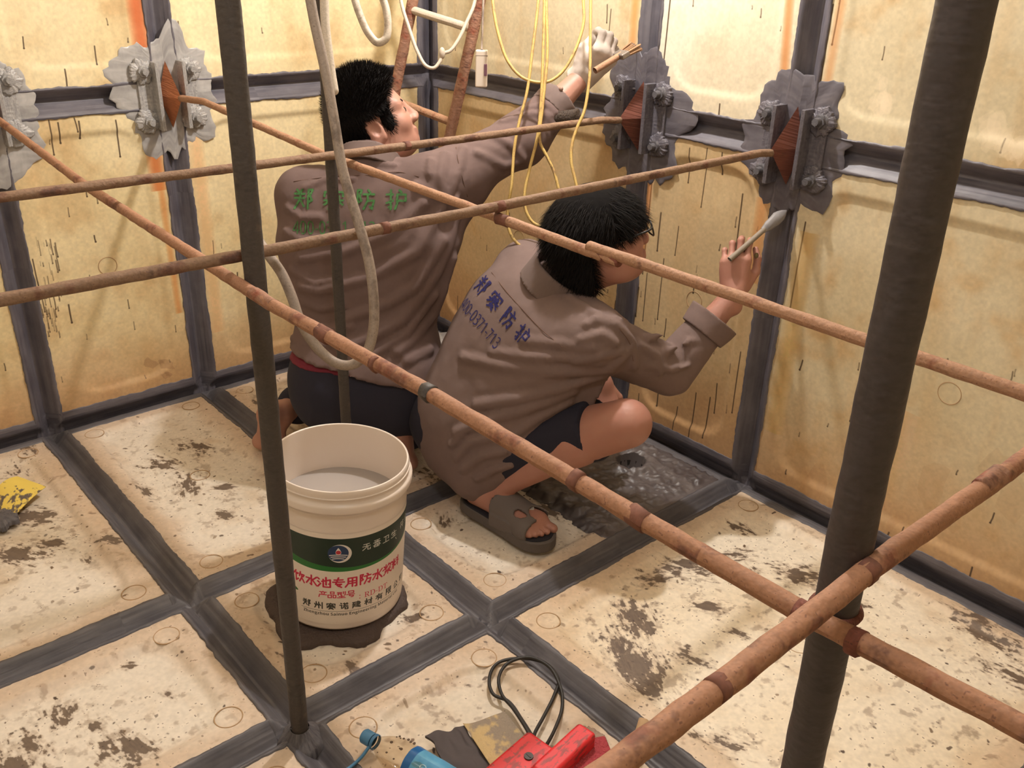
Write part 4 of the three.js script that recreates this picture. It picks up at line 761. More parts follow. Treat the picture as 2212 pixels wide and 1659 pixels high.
const clothTone = (c, k = .12) => (x, y, z) => { const n = fbm(x * 7, y * 7, z * 7, 3), m = noise(x * 140, y * 140, z * 140); const s = 1 + k * n + .05 * m; return [c[0] * s, c[1] * s, c[2] * s]; };
const clothMat = () => std(0xffffff, .92, { vertexColors: true });
function meet(field, x, y, eps = .0012, t0 = 1.6) { const q = V(), dv = ray(x, y); let tt = t0; for (let k = 0; k < 400; k++) { q.copy(EYE).addScaledVector(dv, tt); const e = field(q.x, q.y, q.z); if (e < eps) return q; tt += Math.max(.0008, e * .6); if (tt > 3.4) break; } return null; }
function person(J, o) {
  const root = thing('person', o.label, 'person', V(J.pel.x, 0, J.pel.z));
  const S = o.s, lat = J.shR.clone().sub(J.shL).normalize(), latH = J.hipR.clone().sub(J.hipL).normalize(), axis = J.neck.clone().sub(J.pel);
  const HF = frame(o.face, o.headUp), hf = headField(o.hs), hl = toFrame(HF, J.head), headF = (x, y, z) => { const q = hl(x, y, z); return hf(q[0], q[1], q[2]); };
  const neckTop = fromFrame(HF, J.head, 0, -.06 * o.hs, -.03 * o.hs);
  const limb = (a, b, ra, rb) => cap(a, b, ra * S, rb * S);
  const mid = (a, b, t) => a.clone().lerp(b, t);
  const torso = (t, half, r) => { const c = mid(J.pel, J.neck, t), l = latH.clone().lerp(lat, t); return cap(c.clone().addScaledVector(l, -half * S), c.clone().addScaledVector(l, half * S), r * S); };
  const arms = ['R', 'L'].flatMap(k => [limb(J['sh' + k], J['el' + k], .05, .042), limb(J['el' + k], mid(J['el' + k], J['wr' + k], .35), .042, .041), limb(mid(J['el' + k], J['wr' + k], .35), J['wr' + k], .041, .027)]);
  const legs = ['R', 'L'].flatMap(k => { const cb = (o.calfBack?.[k] ?? V(0, 0, 0)); return [limb(J['hip' + k], J['kn' + k], .082, .056), limb(J['kn' + k], mid(J['kn' + k], J['an' + k], .3).add(cb), .05, .049), limb(mid(J['kn' + k], J['an' + k], .3).add(cb), J['an' + k], .049, .033)]; });
  const trunk = [torso(0, .07, .1), torso(.3, .06, .1), torso(.55, .08, .105), torso(.78, .1, .095), limb(J.shL, J.shR, .058, .058), limb(J.neck, neckTop, .058, .054)];
  const bodyCaps = [...trunk, ...arms, ...legs], bodyF0 = blob(bodyCaps, .03);
  const feet = o.feet.map(f => foot(f.ankle, f.heel, f.ball, f.toe, f.side, S * .98)), hands = o.hands;
  const wristBlend = (x, y, z) => { let d = bodyF0(x, y, z); for (const f of feet) d = smin(d, f.field(x, y, z), .02); return d; };
  const [lo, hi] = bounds([...bodyCaps, ...feet.flatMap(f => f.all)], .03);
  const geos = [nets(wristBlend, lo, hi, .0085)];
  geos.push(nets((x, y, z) => smin(headF(x, y, z), capDist(trunk[5], x, y, z), .025), ...frameBounds(HF, J.head, .16 * o.hs), .0036));
  for (const h of hands) { const [a, b] = bounds(h.all, .012); geos.push(nets((x, y, z) => smin(h.field(x, y, z), bodyF0(x, y, z), .012), a, b, .0029)); }
  for (const f of feet) { const [a, b] = bounds(f.all, .012); geos.push(nets((x, y, z) => smin(f.field(x, y, z), bodyF0(x, y, z), .02), a, b, .0042)); }
  const bodyG = mergeAll(geos); shade(bodyG, o.tone, (x, y, z, c) => { const q = hl(x, y, z), k = smooth(.024, .014, Math.abs(q[0])) * smooth(.012, .006, Math.abs(q[1] / o.hs + .061)) * (q[2] > .07 ? 1 : 0); return [c[0] * (1 - .15 * k), c[1] * (1 - .45 * k), c[2] * (1 - .4 * k)]; });
  part('body', bodyG, skinMat, root);
  // eyes and brows
  for (const sx of [-1, 1]) {
    part('eye', new THREE.SphereGeometry(.0095 * o.hs, 20, 14).translate(...fromFrame(HF, J.head, sx * .032 * o.hs, .001 * o.hs, .0793 * o.hs).toArray()), std(0x241a16, .2), root);
    const br = [[.014, .021, .0885], [.03, .027, .084], [.048, .02, .068]].map(([x, y, z]) => fromFrame(HF, J.head, sx * x * o.hs, y * o.hs, z * o.hs)); part('eyebrow', tube(br, .0032, 14, 8), std(0x1c1614, .9), root);
  }
  // hair
  const hq = V(), hairF = (x, y, z) => { const q = hl(x, y, z).map(v => v / o.hs); return o.hair(q[0], q[1], q[2], hq) * o.hs - .0016 * fbm(x * 90, y * 90, z * 90, 2); };
  const hg = nets(hairF, ...frameBounds(HF, J.head, .17 * o.hs), .0042);
  const hairM = phys(0x0e0b0b, .9, { specularIntensity: .3 });
  const tufts = hairTufts(hairF, hg.attributes.position, hg.attributes.normal, 22000, o.tuft, (p, n) => o.flow(p, n, HF), .00075), hair = part('hair', hg, hairM, root);
  const hs = part('hair_strands', tufts, phys(0x110d0c, .8, { specularIntensity: .35 }), hair); hs.userData.kind = 'stuff';
  return { root, lat, latH, axis, HF, limb, torso, mid, bodyF: wristBlend };
}
const navy = [.02, .019, .034], brown = [.15, .098, .089];  // brown: jacket cloth with the dimmer light at the back put in

// --- the kneeling man who reaches up to the joint in the back
{
  const J = { pel: V(.817, .27, .842), hipR: V(.885, .27, .769), hipL: V(.749, .27, .915), neck: V(.756, .9, .763), shR: V(.905, .862, .65), shL: V(.618, .805, .888), elR: V(.922, .956, .35), wrR: V(.945, 1.123, .134), head: V(.692, 1.002, .697),
    elL: V(.53, .57, .83), wrL: V(.36, .55, .6), knR: V(.6, .1, .45), anR: V(.88, .12, .74), knL: V(.38, .08, .64), anL: V(.56, .125, 1.0) };
  const S = 1.04, dirH = V(.5, .8, -.3).normalize();
  const kn = V(1.019, 1.193, .122), hd = kn.clone().sub(J.wrR).normalize();
  const hr = hand(J.wrR, hd, V(.3, -.25, -.9), V(.3, .6, .3), [[.95, 1.15, .7], [1.0, 1.2, .8], [1.05, 1.2, .8], [1.1, 1.2, .8]], 1.06, [[.02, .03, .012], [.05, .042, .028], [.075, .03, .046], [.088, .012, .056]], .6);
  const hlft = hand(J.wrL, V(-.6, .1, -.75), V(0, -1, 0), V(.7, 0, -.6), [[.3, .4, .2], [.3, .4, .2], [.3, .4, .2], [.3, .4, .2]], 1.04, [[.02, .03, .01], [.05, .05, .015], [.075, .055, .02], [.095, .055, .024]]);
  const ft = [{ ankle: J.anL, heel: V(.585, .15, 1.045), ball: V(.545, .034, 1.035), toe: V(-.72, -.12, -.6), side: V(.66, 0, -.75) }, { ankle: J.anR, heel: V(.92, .15, .79), ball: V(.905, .034, .785), toe: V(-.7, -.1, -.65), side: V(-.66, 0, .75) }];
  const W = person(J, { label: 'kneeling black haired man in brown work jacket reaching up with a white gloved hand', s: S, hs: 1.06, face: V(.46, .44, -.86), headUp: V(-.05, 1, 0), tone: [.44, .22, .16], hands: [hr, hlft], feet: ft,
    hair: (x, y, z, q) => { const e = Math.min(ellipsoid(q.set(x, y - .042, z + .008), { x: .096, y: .11, z: .108 }), ellipsoid(q.set(x, y + .03, z + .036), { x: .08, y: .105, z: .074 })); const zl = y < .024 ? -.032 : y < .036 ? lerp(-.032, .044, (y - .024) / .012) : y < .06 ? lerp(.044, .062, (y - .036) / .024) : y < .085 ? lerp(.062, .085, (y - .06) / .025) : .3;
      const side = ellipsoid(q.set(Math.abs(x) - .062, y - .012, z - .03), { x: .0155, y: .046, z: .02 }); return Math.min(Math.max(e, (z - zl) * .8, -.125 - y), side); },
    tuft: .014, flow: (p, n, F) => n.clone().multiplyScalar(.5).addScaledVector(F.y, n.dot(F.y) > 0 ? .3 : -.7).addScaledVector(F.z, .3) });
  const { root, torso, limb, mid, lat } = W, up = W.axis.clone().normalize(), out = V().crossVectors(lat, up).normalize(); if (out.dot(BACK) < 0) out.negate();
  const sleeve = [limb(J.shR, J.elR, .08, .067), limb(J.elR, mid(J.elR, J.wrR, .5), .067, .055), limb(J.shL, J.elL, .072, .06), limb(J.elL, mid(J.elL, J.wrL, .7), .06, .05)];
  const jc = [torso(.02, .1, .132), torso(.12, .094, .125), torso(.3, .083, .113), torso(.5, .108, .118), torso(.68, .135, .118), torso(.82, .115, .1), limb(J.shL, J.shR, .07, .07), limb(J.neck, J.neck, .07, .07), cap(mid(J.shR, J.elR, .35).add(V(0, -.06, 0)), mid(J.pel, J.shR, .62), .06, .07), ...sleeve];
  const jb = blob(jc, .045), chain = pts => pts.map(([x, y]) => meet(jb, x, y)).filter(q => q);
  const folds = creaser([
    [chain([[985,470],[945,590],[870,690],[770,745],[735,752]]), 0.013, 0.016], [chain([[955,450],[900,545],[800,600],[690,628],[650,620]]), 0.011, 0.014], [chain([[915,440],[840,505],[745,545],[650,560]]), 0.008, 0.013], [chain([[980,560],[940,680],[860,760]]), 0.012, 0.015], [chain([[630,585],[680,612],[735,602]]), 0.009, 0.01], [chain([[632,640],[690,668],[740,660]]), 0.009, 0.01], [chain([[640,690],[700,712],[760,705]]), 0.009, 0.01], [chain([[630,730],[690,745],[760,740]]), 0.007, 0.01], [chain([[860,335],[852,356],[820,352]]), 0.01, 0.009], [chain([[905,322],[930,345],[928,376]]), 0.011, 0.009], [chain([[1000,320],[985,380],[970,425]]), 0.011, 0.012], [chain([[960,330],[950,380],[960,430]]), 0.009, 0.011], [chain([[1060,290],[1100,310],[1130,345]]), 0.01, 0.012], [chain([[1085,262],[1150,245],[1190,250]]), 0.009, 0.01], [chain([[1130,235],[1180,225],[1200,245]]), 0.008, 0.01], [chain([[1030,330],[1090,360],[1120,350]]), 0.009, 0.011], [chain([[1160,200],[1180,250],[1200,280]]), 0.008, 0.011], [chain([[900,400],[960,430],[985,430]]), 0.01, 0.011], [chain([[660,405],[700,388],[760,385]]), 0.006, 0.009], [chain([[960,700],[930,755],[880,780]]), 0.01, 0.013], [chain([[615,500],[650,520],[720,515]]), 0.008, 0.011], [chain([[960,520],[900,620],[820,665],[740,690]]), 0.01, 0.014], [chain([[620,450],[650,470],[690,470]]), 0.007, 0.011], [chain([[940,640],[880,720],[800,770]]), 0.009, 0.013]]);
  const cuffEnd = mid(J.elR, J.wrR, .5), cd = J.wrR.clone().sub(J.elR).normalize(), inner = limb(mid(J.elR, J.wrR, .42), J.wrR, .044, .044), hemC = mid(J.pel, J.neck, .115), hemN = up.clone().addScaledVector(lat, .2).normalize();
  const jacketF = (x, y, z) => {
    let d = jb(x, y, z);
    const hem = -((x - hemC.x) * hemN.x + (y - hemC.y) * hemN.y + (z - hemC.z) * hemN.z) - .012 * noise(x * 7, z * 7, 1); d = Math.max(d, hem);
    d = smax(d, (x - cuffEnd.x) * cd.x + (y - cuffEnd.y) * cd.y + (z - cuffEnd.z) * cd.z, .004); d = Math.max(d, -capDist(inner, x, y, z));
    if (Math.abs(d) < .035) d -= folds(x, y, z) + .0035 * fbm(x * 16, y * 11, z * 16, 2) + .002 * noise(x * 34, y * 20, z * 34);
    return d;
  };
  const [lo, hi] = bounds(jc, .04), jg = nets(jacketF, lo, hi, .0068);
  const jacket = part('jacket', tint(jg, clothTone(brown)), clothMat(), root);
  const c1 = on(752, 462, 'z', .9), n1 = V(.66, .12, .74).normalize(), r1 = V(.75, .06, -.66).normalize(), u1 = V().crossVectors(n1, r1);
  const hit = c1; { const q = EYE.clone(), dv = ray(752, 462); let tt = 1.9; for (let k = 0; k < 200; k++) { q.copy(EYE).addScaledVector(dv, tt); const d = jacketF(q.x, q.y, q.z); if (d < .003) break; tt += Math.max(.001, d * .6); } hit.copy(q); }
  part('print', printOn(jacketF, hit, r1, u1, n1, .335, .135, 90, 40), std(0xffffff, .9, { map: printTex('66,116,62', '郑赛防护', '400-0371-713'), transparent: true }), jacket, 'green lettering across the back');
  const seam = (pts, r = .0011) => { const cv = new THREE.CatmullRomCurve3(pts.map(([x, y]) => { const q = V(), dv = ray(x, y); let tt = 1.9; for (let k = 0; k < 300; k++) { q.copy(EYE).addScaledVector(dv, tt); const d = jacketF(q.x, q.y, q.z); if (d < .0012) break; tt += Math.max(.0008, d * .6); } return q; })); return new THREE.TubeGeometry(cv, 60, r, 6); };
  part('stitched_seam', seam([[634, 392], [680, 386], [740, 380], [800, 378], [860, 372], [905, 382]]), std(0x5c4438, .95), jacket);
  part('stitched_seam', seam([[985, 318], [990, 350], [1000, 390], [1010, 425]]), std(0x5c4438, .95), jacket);
  const cf = (a, ra, rb, th, l, o2) => { const e = a.clone().addScaledVector(cd, l), c0 = cap(a, e, ra, rb), ci = cap(a, e, ra - th, rb - th); return [(x, y, z) => { const t = (x - a.x) * cd.x + (y - a.y) * cd.y + (z - a.z) * cd.z; const e2 = capDist(c0, x, y, z) - .003 * noise(x * 30, y * 30, z * 30); return Math.max(e2, -e2 - th, -t, t - l); }, c0]; };
  const [ff, fc] = cf(mid(J.elR, J.wrR, .42), .062, .065, .009, .05); part('cuff', tint(nets(ff, ...bounds([fc], .03), .0035), clothTone([.18, .128, .115])), clothMat(), jacket, 'turned back buttoned cuff');
  const bt = meet(ff, 1212, 192) ?? at(1212, 192, 2.55); part('button', new THREE.SphereGeometry(.0065, 14, 10).translate(bt.x, bt.y, bt.z), std(0x9a7c6c, .5), jacket);
  // collar
  const nc = mid(J.neck, J.head, .12), nd = J.head.clone().sub(J.neck).normalize(), co = cap(nc.clone().addScaledVector(nd, -.05), nc.clone().addScaledVector(nd, .06), .092, .084), ci = cap(nc.clone().addScaledVector(nd, -.05), nc.clone().addScaledVector(nd, .06), .083, .074);
  part('collar', tint(nets((x, y, z) => { const t = (x - nc.x) * nd.x + (y - nc.y) * nd.y + (z - nc.z) * nd.z; return Math.max(capDist(co, x, y, z), -capDist(ci, x, y, z), -t - .04, t - .012); }, ...bounds([co], .02), .004), clothTone([.13, .09, .08])), clothMat(), jacket);
  // trousers, red undershirt showing below the hem
  const tc = [torso(-.04, .09, .112), torso(.08, .095, .118), limb(J.hipR, J.knR, .1, .078), limb(J.hipL, J.knL, .1, .078), limb(J.knR, J.anR, .075, .06), limb(J.knL, mid(J.knL, J.anL, .75), .075, .062)];
  const tb = blob(tc, .05), top = mid(J.pel, J.neck, .16), trF = (x, y, z) => { let d = Math.max(tb(x, y, z), (x - top.x) * up.x + (y - top.y) * up.y + (z - top.z) * up.z, .004 - y); if (Math.abs(d) < .03) d -= .006 * fbm(x * 13, y * 9, z * 13, 2); return d; };
  part('trousers', tint(nets(trF, ...bounds(tc, .03), .0085), clothTone(navy)), clothMat(), root);
  const un = up.clone().addScaledVector(lat, .06).normalize(), uc = mid(J.pel, J.neck, .115);
  const usF = (x, y, z) => Math.max(tb(x, y, z) - .005, -((x - uc.x) * un.x + (y - uc.y) * un.y + (z - uc.z) * un.z) - .006 + .004 * noise(x * 20, z * 20, 3), ((x - uc.x) * un.x + (y - uc.y) * un.y + (z - uc.z) * un.z) - .06);
  part('undershirt', tint(nets(usF, ...bounds(tc.slice(0, 2), .06), .0065), clothTone([.17, .018, .035])), clothMat(), root, 'dark red shirt tail below the jacket');
  // white glove over the raised hand
  const gl = hand(J.wrR, hd, V(.3, -.25, -.9), V(.3, .6, .3), [[.95, 1.15, .7], [1.0, 1.2, .8], [1.05, 1.2, .8], [1.1, 1.2, .8]], 1.08, [[.02, .03, .012], [.05, .042, .028], [.075, .03, .046], [.088, .012, .056]], .6, 1.32);
  const gw = cap(J.wrR.clone().addScaledVector(hd, -.025), J.wrR.clone().addScaledVector(hd, .02), .041, .034), gwi = cap(J.wrR.clone().addScaledVector(hd, -.06), J.wrR.clone().addScaledVector(hd, .0), .034, .029);
  const gF = (x, y, z) => { const t = (x - J.wrR.x) * hd.x + (y - J.wrR.y) * hd.y + (z - J.wrR.z) * hd.z; let d = smin(gl.field(x, y, z), capDist(gw, x, y, z), .015); d = Math.max(d, -t - .03); d = Math.max(d, -capDist(gwi, x, y, z)); return Math.abs(d) < .02 ? d - .0022 * fbm(x * 40, y * 40, z * 40, 2) : d; };
  const glove = part('glove', tint(nets(gF, ...bounds([...gl.all, gw], .02), .0034), (x, y, z) => { const m = smooth(.1, .45, fbm(x * 17, y * 17, z * 17, 3)), f = smooth(.085, .13, V(x, y, z).sub(J.wrR).dot(hd)); return mix3([.62, .54, .48], [.2, .155, .125], clamp(m * .7 + f * .75)); }), clothMat(), root, 'dirty white knitted glove');
  part('glove_hem', tube(Array.from({ length: 13 }, (_, i) => { const th = i / 12 * 6.283, e1 = V().crossVectors(hd, V(0, 1, 0)).normalize(), e2 = V().crossVectors(hd, e1); return J.wrR.clone().addScaledVector(hd, -.03).addScaledVector(e1, Math.cos(th) * .037).addScaledVector(e2, Math.sin(th) * .037); }), .003, 40, 8), std(0x7a5a44, .9), glove);
  // brush held against the joint
  const bh = at(1342, 118, 2.585), be = at(1388, 90, 2.61), bd = be.clone().sub(bh).normalize(), bx = V().crossVectors(bd, V(0, 1, 0)).normalize(), b2 = V().crossVectors(bx, bd);
  const br = thing('paint_brush', 'tan bristle brush pressed to the wall joint by the gloved hand', 'brush', bh);
  part('handle', tube([bh.clone().addScaledVector(bd, -.1), bh.clone().addScaledVector(bd, -.04), bh], .009, 20, 12), M.rodTan, br);
  part('ferrule', basis(boxGeo(.045, .03, .016, .004), bx, bd, V().crossVectors(bx, bd), bh.clone()), M.steel, br);
  const bl = []; for (let i = 0; i < 90; i++) { const a = rr(-.021, .021), c = rr(-.007, .007), s = bh.clone().addScaledVector(bd, .012).addScaledVector(bx, a).addScaledVector(b2, 0), n3 = V().crossVectors(bx, bd), e = s.clone().addScaledVector(bd, rr(.035, .045)).addScaledVector(bx, a * .35).addScaledVector(n3, c * 1.4); bl.push(tube([s.addScaledVector(n3, c), e], .0014, 2, 5)); }
  const bm = part('bristles', mergeGeometries(bl), std(0xa07c5c, .9), br); bm.userData.kind = 'stuff';
}

// --- the squatting man with glasses painting the joint by the right bracket
{
  const J = { pel: V(1.15, .205, .68), hipR: V(1.245, .2, .66), hipL: V(1.055, .22, .71), neck: V(1.284, .656, .533), shR: V(1.47, .58, .575), shL: V(1.11, .645, .485), elR: V(1.517, .431, .317), wrR: V(1.576, .635, .16), head: V(1.373, .79, .472),
    elL: V(1.15, .42, .28), wrL: V(1.3, .325, .35), knR: V(1.6, .393, .575), anR: V(1.262, .092, .735), knL: V(1.22, .44, .3), anL: V(1.04, .092, .52) };
  const S = 1.04, kn = V(1.56, .725, .148), hd = kn.clone().sub(J.wrR).normalize();
  const hr = hand(J.wrR, hd, V(-.55, 0, -.83), V(.83, .1, -.55), [[.3, 1.0, .7], [.25, 1.25, .8], [.4, 1.35, .8], [.5, 1.4, .8]], 1.05, [[.022, .03, .01], [.058, .05, .022], [.088, .052, .036], [.112, .045, .046]], .5);
  const hlft = hand(J.wrL, V(.45, -.75, .1), V(-.5, -.3, .7), V(.3, 0, -.9), [[.5, .6, .3], [.5, .6, .3], [.5, .6, .3], [.5, .6, .3]], 1.04, [[.02, .03, .01], [.05, .05, .015], [.075, .055, .02], [.095, .055, .024]]);
  const fd = V(.99, 0, -.13).normalize(), fs = V(-.13, 0, -.99).normalize();
  const ft = [{ ankle: J.anR, heel: V(1.215, .062, .735), ball: V(1.418, .05, .711), toe: fd.clone().add(V(0, -.12, 0)), side: fs }, { ankle: J.anL, heel: V(1.02, .062, .56), ball: V(1.06, .052, .385), toe: V(.25, -.1, -.95), side: V(.95, 0, .25) }];
  const W = person(J, { label: 'squatting man in glasses, brown jacket, dark shorts and grey slippers holding a brush', s: S, hs: 1.07, face: V(.46, .3, -.88), headUp: V(-.1, 1, .0), tone: [.4, .185, .135], hands: [hr, hlft], feet: ft, calfBack: { R: V(-.01, .0, .012) },
    hair: (x, y, z, q) => { const e = Math.min(ellipsoid(q.set(x, y - .04, z + .012), { x: .098, y: .1, z: .12 }), ellipsoid(q.set(x, y + .012, z + .044), { x: .082, y: .1, z: .074 })); const zl = y < .008 ? -.052 : y < .026 ? lerp(-.052, .06, (y - .008) / .018) : y < .03 ? .075 : .3;
      const side = ellipsoid(q.set(Math.abs(x) - .064, y - .028, z - .034), { x: .0155, y: .02, z: .016 }); return Math.min(Math.max(e, (z - zl) * .8, -.1 - y), side); },
    tuft: .034, flow: (p, n, F) => { const c = n.clone().multiplyScalar(.07).addScaledVector(F.y, -.55); return c.addScaledVector(F.z, n.dot(F.z) > .2 ? .25 : -.35); } });
  const { root, torso, limb, mid, lat } = W, up = W.axis.clone().normalize();
  const sleeve = [limb(J.shR, J.elR, .072, .064), limb(J.elR, mid(J.elR, J.wrR, .62), .064, .05), limb(J.shL, J.elL, .07, .06), limb(J.elL, mid(J.elL, J.wrL, .55), .06, .05)];
  const jc = [cap(V(1.095, .16, .7), V(1.2, .14, .71), .118, .11), torso(.08, .07, .14), torso(.3, .08, .135), torso(.52, .1, .128), torso(.72, .12, .115), torso(.84, .1, .088), limb(J.shL, J.shR, .066, .066), limb(J.neck, J.neck, .06, .06), ...sleeve, cap(V(1.24, .215, .645), V(1.43, .4, .51), .124, .1)];
  const jb = blob(jc, .05), chain = pts => pts.map(([x, y]) => meet(jb, x, y)).filter(q => q);
  const A = at(1122, 1074, 2.5), B = at(1308, 848, 2.32), hemN = V().crossVectors(lat, B.clone().sub(A)).normalize(); if (hemN.y < 0) hemN.negate();
  const cuffEnd = mid(J.elR, J.wrR, .56), cd = J.wrR.clone().sub(J.elR).normalize(), inner = limb(mid(J.elR, J.wrR, .5), J.wrR, .042, .042);
  const folds = creaser([
    [chain([[1000,772],[1080,790],[1200,806],[1320,800]]), 0.01, 0.013], [chain([[1030,875],[1120,862],[1220,838],[1300,812]]), 0.013, 0.014], [chain([[985,935],[1060,905],[1150,880],[1240,845]]), 0.012, 0.013], [chain([[985,990],[1015,955],[1060,945]]), 0.011, 0.011], [chain([[1000,1015],[1040,985],[1090,975]]), 0.011, 0.011], [chain([[1030,1035],[1070,1015],[1105,1005]]), 0.009, 0.01], [chain([[975,960],[1010,925],[1050,915]]), 0.009, 0.011], [chain([[1285,690],[1330,700],[1365,735],[1370,790]]), 0.014, 0.012], [chain([[1255,735],[1300,722],[1330,742]]), 0.011, 0.011], [chain([[1310,800],[1345,775],[1362,750]]), 0.012, 0.011], [chain([[1400,730],[1440,722],[1490,705],[1520,715]]), 0.012, 0.012], [chain([[1440,760],[1490,735],[1530,730]]), 0.011, 0.011], [chain([[1385,745],[1420,770],[1425,805]]), 0.011, 0.011], [chain([[1230,640],[1280,672],[1310,690]]), 0.009, 0.01], [chain([[1130,735],[1200,742],[1280,752]]), 0.007, 0.012], [chain([[1265,700],[1300,690],[1340,692]]), 0.01, 0.01], [chain([[1240,780],[1300,770],[1345,760]]), 0.008, 0.011], [chain([[1060,760],[1150,772],[1240,775]]), 0.006, 0.012], [chain([[1400,790],[1450,800],[1490,790]]), 0.008, 0.01], [chain([[1110,940],[1170,900],[1230,870]]), 0.009, 0.011]]);
  const jacketF = (x, y, z) => {
    let d = jb(x, y, z);
    const hem = -((x - A.x) * hemN.x + (y - A.y) * hemN.y + (z - A.z) * hemN.z), arm = Math.min(...sleeve.map(c => capDist(c, x, y, z)));
    d = Math.min(smax(d, hem, .006), Math.max(d, arm)); d = Math.max(d, .035 - y);
    d = smax(d, (x - cuffEnd.x) * cd.x + (y - cuffEnd.y) * cd.y + (z - cuffEnd.z) * cd.z, .004); d = Math.max(d, -capDist(inner, x, y, z));
    if (Math.abs(d) < .035) d -= folds(x, y, z) * Math.max(smooth(.0, .05, -hem), smooth(.05, .02, arm)) * smooth(.46, .3, ((x - J.elR.x) * cd.x + (y - J.elR.y) * cd.y + (z - J.elR.z) * cd.z) / .264 + (arm > .1 ? -9 : 0)) + .003 * fbm(x * 16, y * 12, z * 16, 2) + .0018 * noise(x * 36, y * 22, z * 36);
    return d;
  };
  const jg = nets(jacketF, ...bounds(jc, .04), .0066), tone2 = [.175, .119, .106];  // same jacket cloth, paler: the stronger light on this man is in its colour
  const jacket = part('jacket', tint(jg, clothTone(tone2)), clothMat(), root);
  const march = (x, y, eps = .0012) => { const q = V(), dv = ray(x, y); let tt = 1.6; for (let k = 0; k < 300; k++) { q.copy(EYE).addScaledVector(dv, tt); const d = jacketF(q.x, q.y, q.z); if (d < eps) break; tt += Math.max(.0008, d * .6); } return q; };
  const pa = march(1030, 632), pb = march(1118, 738), pc = march(1066, 690), r1 = pb.clone().sub(pa).normalize(), n0 = (() => { const e = .004, f = (a, b, c) => jacketF(pc.x + a, pc.y + b, pc.z + c); return V(f(e, 0, 0) - f(-e, 0, 0), f(0, e, 0) - f(0, -e, 0), f(0, 0, e) - f(0, 0, -e)).normalize(); })();
  const n1 = n0.addScaledVector(r1, -n0.dot(r1)).normalize(), u1 = V().crossVectors(n1, r1);
  part('print', printOn(jacketF, pc, r1, u1, n1, pa.distanceTo(pb) * 1.32, pa.distanceTo(pb) * .58, 90, 40), std(0xffffff, .9, { map: printTex('30,27,86', '郑赛防护', '400-0371-713'), transparent: true }), jacket, 'blue lettering across the back');
  const seam = pts => new THREE.TubeGeometry(new THREE.CatmullRomCurve3(pts.map(([x, y]) => march(x, y))), 60, .001, 6);
  part('stitched_seam', seam([[1062, 588], [1090, 625], [1130, 670], [1170, 712], [1215, 750]]), std(0x6a5044, .95), jacket);
  part('stitched_seam', seam([[1318, 690], [1340, 712], [1362, 745], [1368, 780]]), std(0x6a5044, .95), jacket);
  const a0 = mid(J.elR, J.wrR, .5), c0 = cap(a0, a0.clone().addScaledVector(cd, .055), .065, .073), c1 = cap(a0, a0.clone().addScaledVector(cd, .055), .059, .068);
  part('cuff', tint(nets((x, y, z) => { const t = (x - a0.x) * cd.x + (y - a0.y) * cd.y + (z - a0.z) * cd.z; const e2 = capDist(c0, x, y, z) - .003 * noise(x * 24, y * 24, z * 24); return Math.max(e2, -e2 - .009, -t, t - .055); }, ...bounds([c0], .03), .0035), clothTone(tone2)), clothMat(), jacket, 'loose flared cuff');
  const nc = mid(J.neck, J.head, .1), nd = J.head.clone().sub(J.neck).addScaledVector(V(0, 1, 0), .05).normalize(), co = cap(nc.clone().addScaledVector(nd, -.05), nc.clone().addScaledVector(nd, .06), .104, .094), ci = cap(nc.clone().addScaledVector(nd, -.05), nc.clone().addScaledVector(nd, .06), .095, .085);
  part('collar', tint(nets((x, y, z) => { const t = (x - nc.x) * nd.x + (y - nc.y) * nd.y + (z - nc.z) * nd.z; return Math.max(capDist(co, x, y, z), -capDist(ci, x, y, z), -t - .04, t - .03); }, ...bounds([co], .02), .004), clothTone([.165, .118, .106])), clothMat(), jacket);
  // dark shorts
  const tc = [torso(0, .085, .115), torso(.1, .085, .115), limb(J.hipR, mid(J.hipR, J.knR, .8), .102, .078), limb(J.hipL, mid(J.hipL, J.knL, .8), .1, .078)], tb = blob(tc, .05);
  const kd = J.knR.clone().sub(J.hipR).normalize(), ke = mid(J.hipR, J.knR, .77), kl = J.knL.clone().sub(J.hipL).normalize(), kle = mid(J.hipL, J.knL, .77);
  part('shorts', tint(nets((x, y, z) => { let d = Math.max(tb(x, y, z), (x - ke.x) * kd.x + (y - ke.y) * kd.y + (z - ke.z) * kd.z, .045 - y); if (Math.abs(d) < .03) d -= .004 * fbm(x * 14, y * 14, z * 14, 2); return d; }, ...bounds(tc, .03), .0075), clothTone([.014, .013, .026])), clothMat(), root);
  // grey slippers: sole, foot bed and a vented strap
  for (const [k, f] of ft.entries()) {
    const d = k ? V(.22, 0, -.97) : fd, sdv = f.side.clone().normalize(), h0 = f.heel.clone().addScaledVector(d, -.045), L = .315, pr = [[0, .018], [.03, .036], [.1, .042], [.18, .047], [.235, .053], [.275, .05], [.3, .036], [.315, .012]];
    const sl = new THREE.Group(); sl.name = 'slipper'; W.root.add(sl);
    const put = (n, g, m, l) => { g.translate(-root.position.x, -root.position.y, -root.position.z); g.userData.local = true; const q = new THREE.Mesh(g, m); q.name = n; q.castShadow = q.receiveShadow = true; sl.add(q); if (l) q.userData.label = l; };
    const sh = new THREE.Shape(), pts = []; for (const [t, w] of pr) pts.push(new THREE.Vector2(w - .004, t)); for (const [t, w] of [...pr].reverse()) pts.push(new THREE.Vector2(-w - .002, t)); sh.setFromPoints(new THREE.SplineCurve([...pts, pts[0]]).getPoints(90));
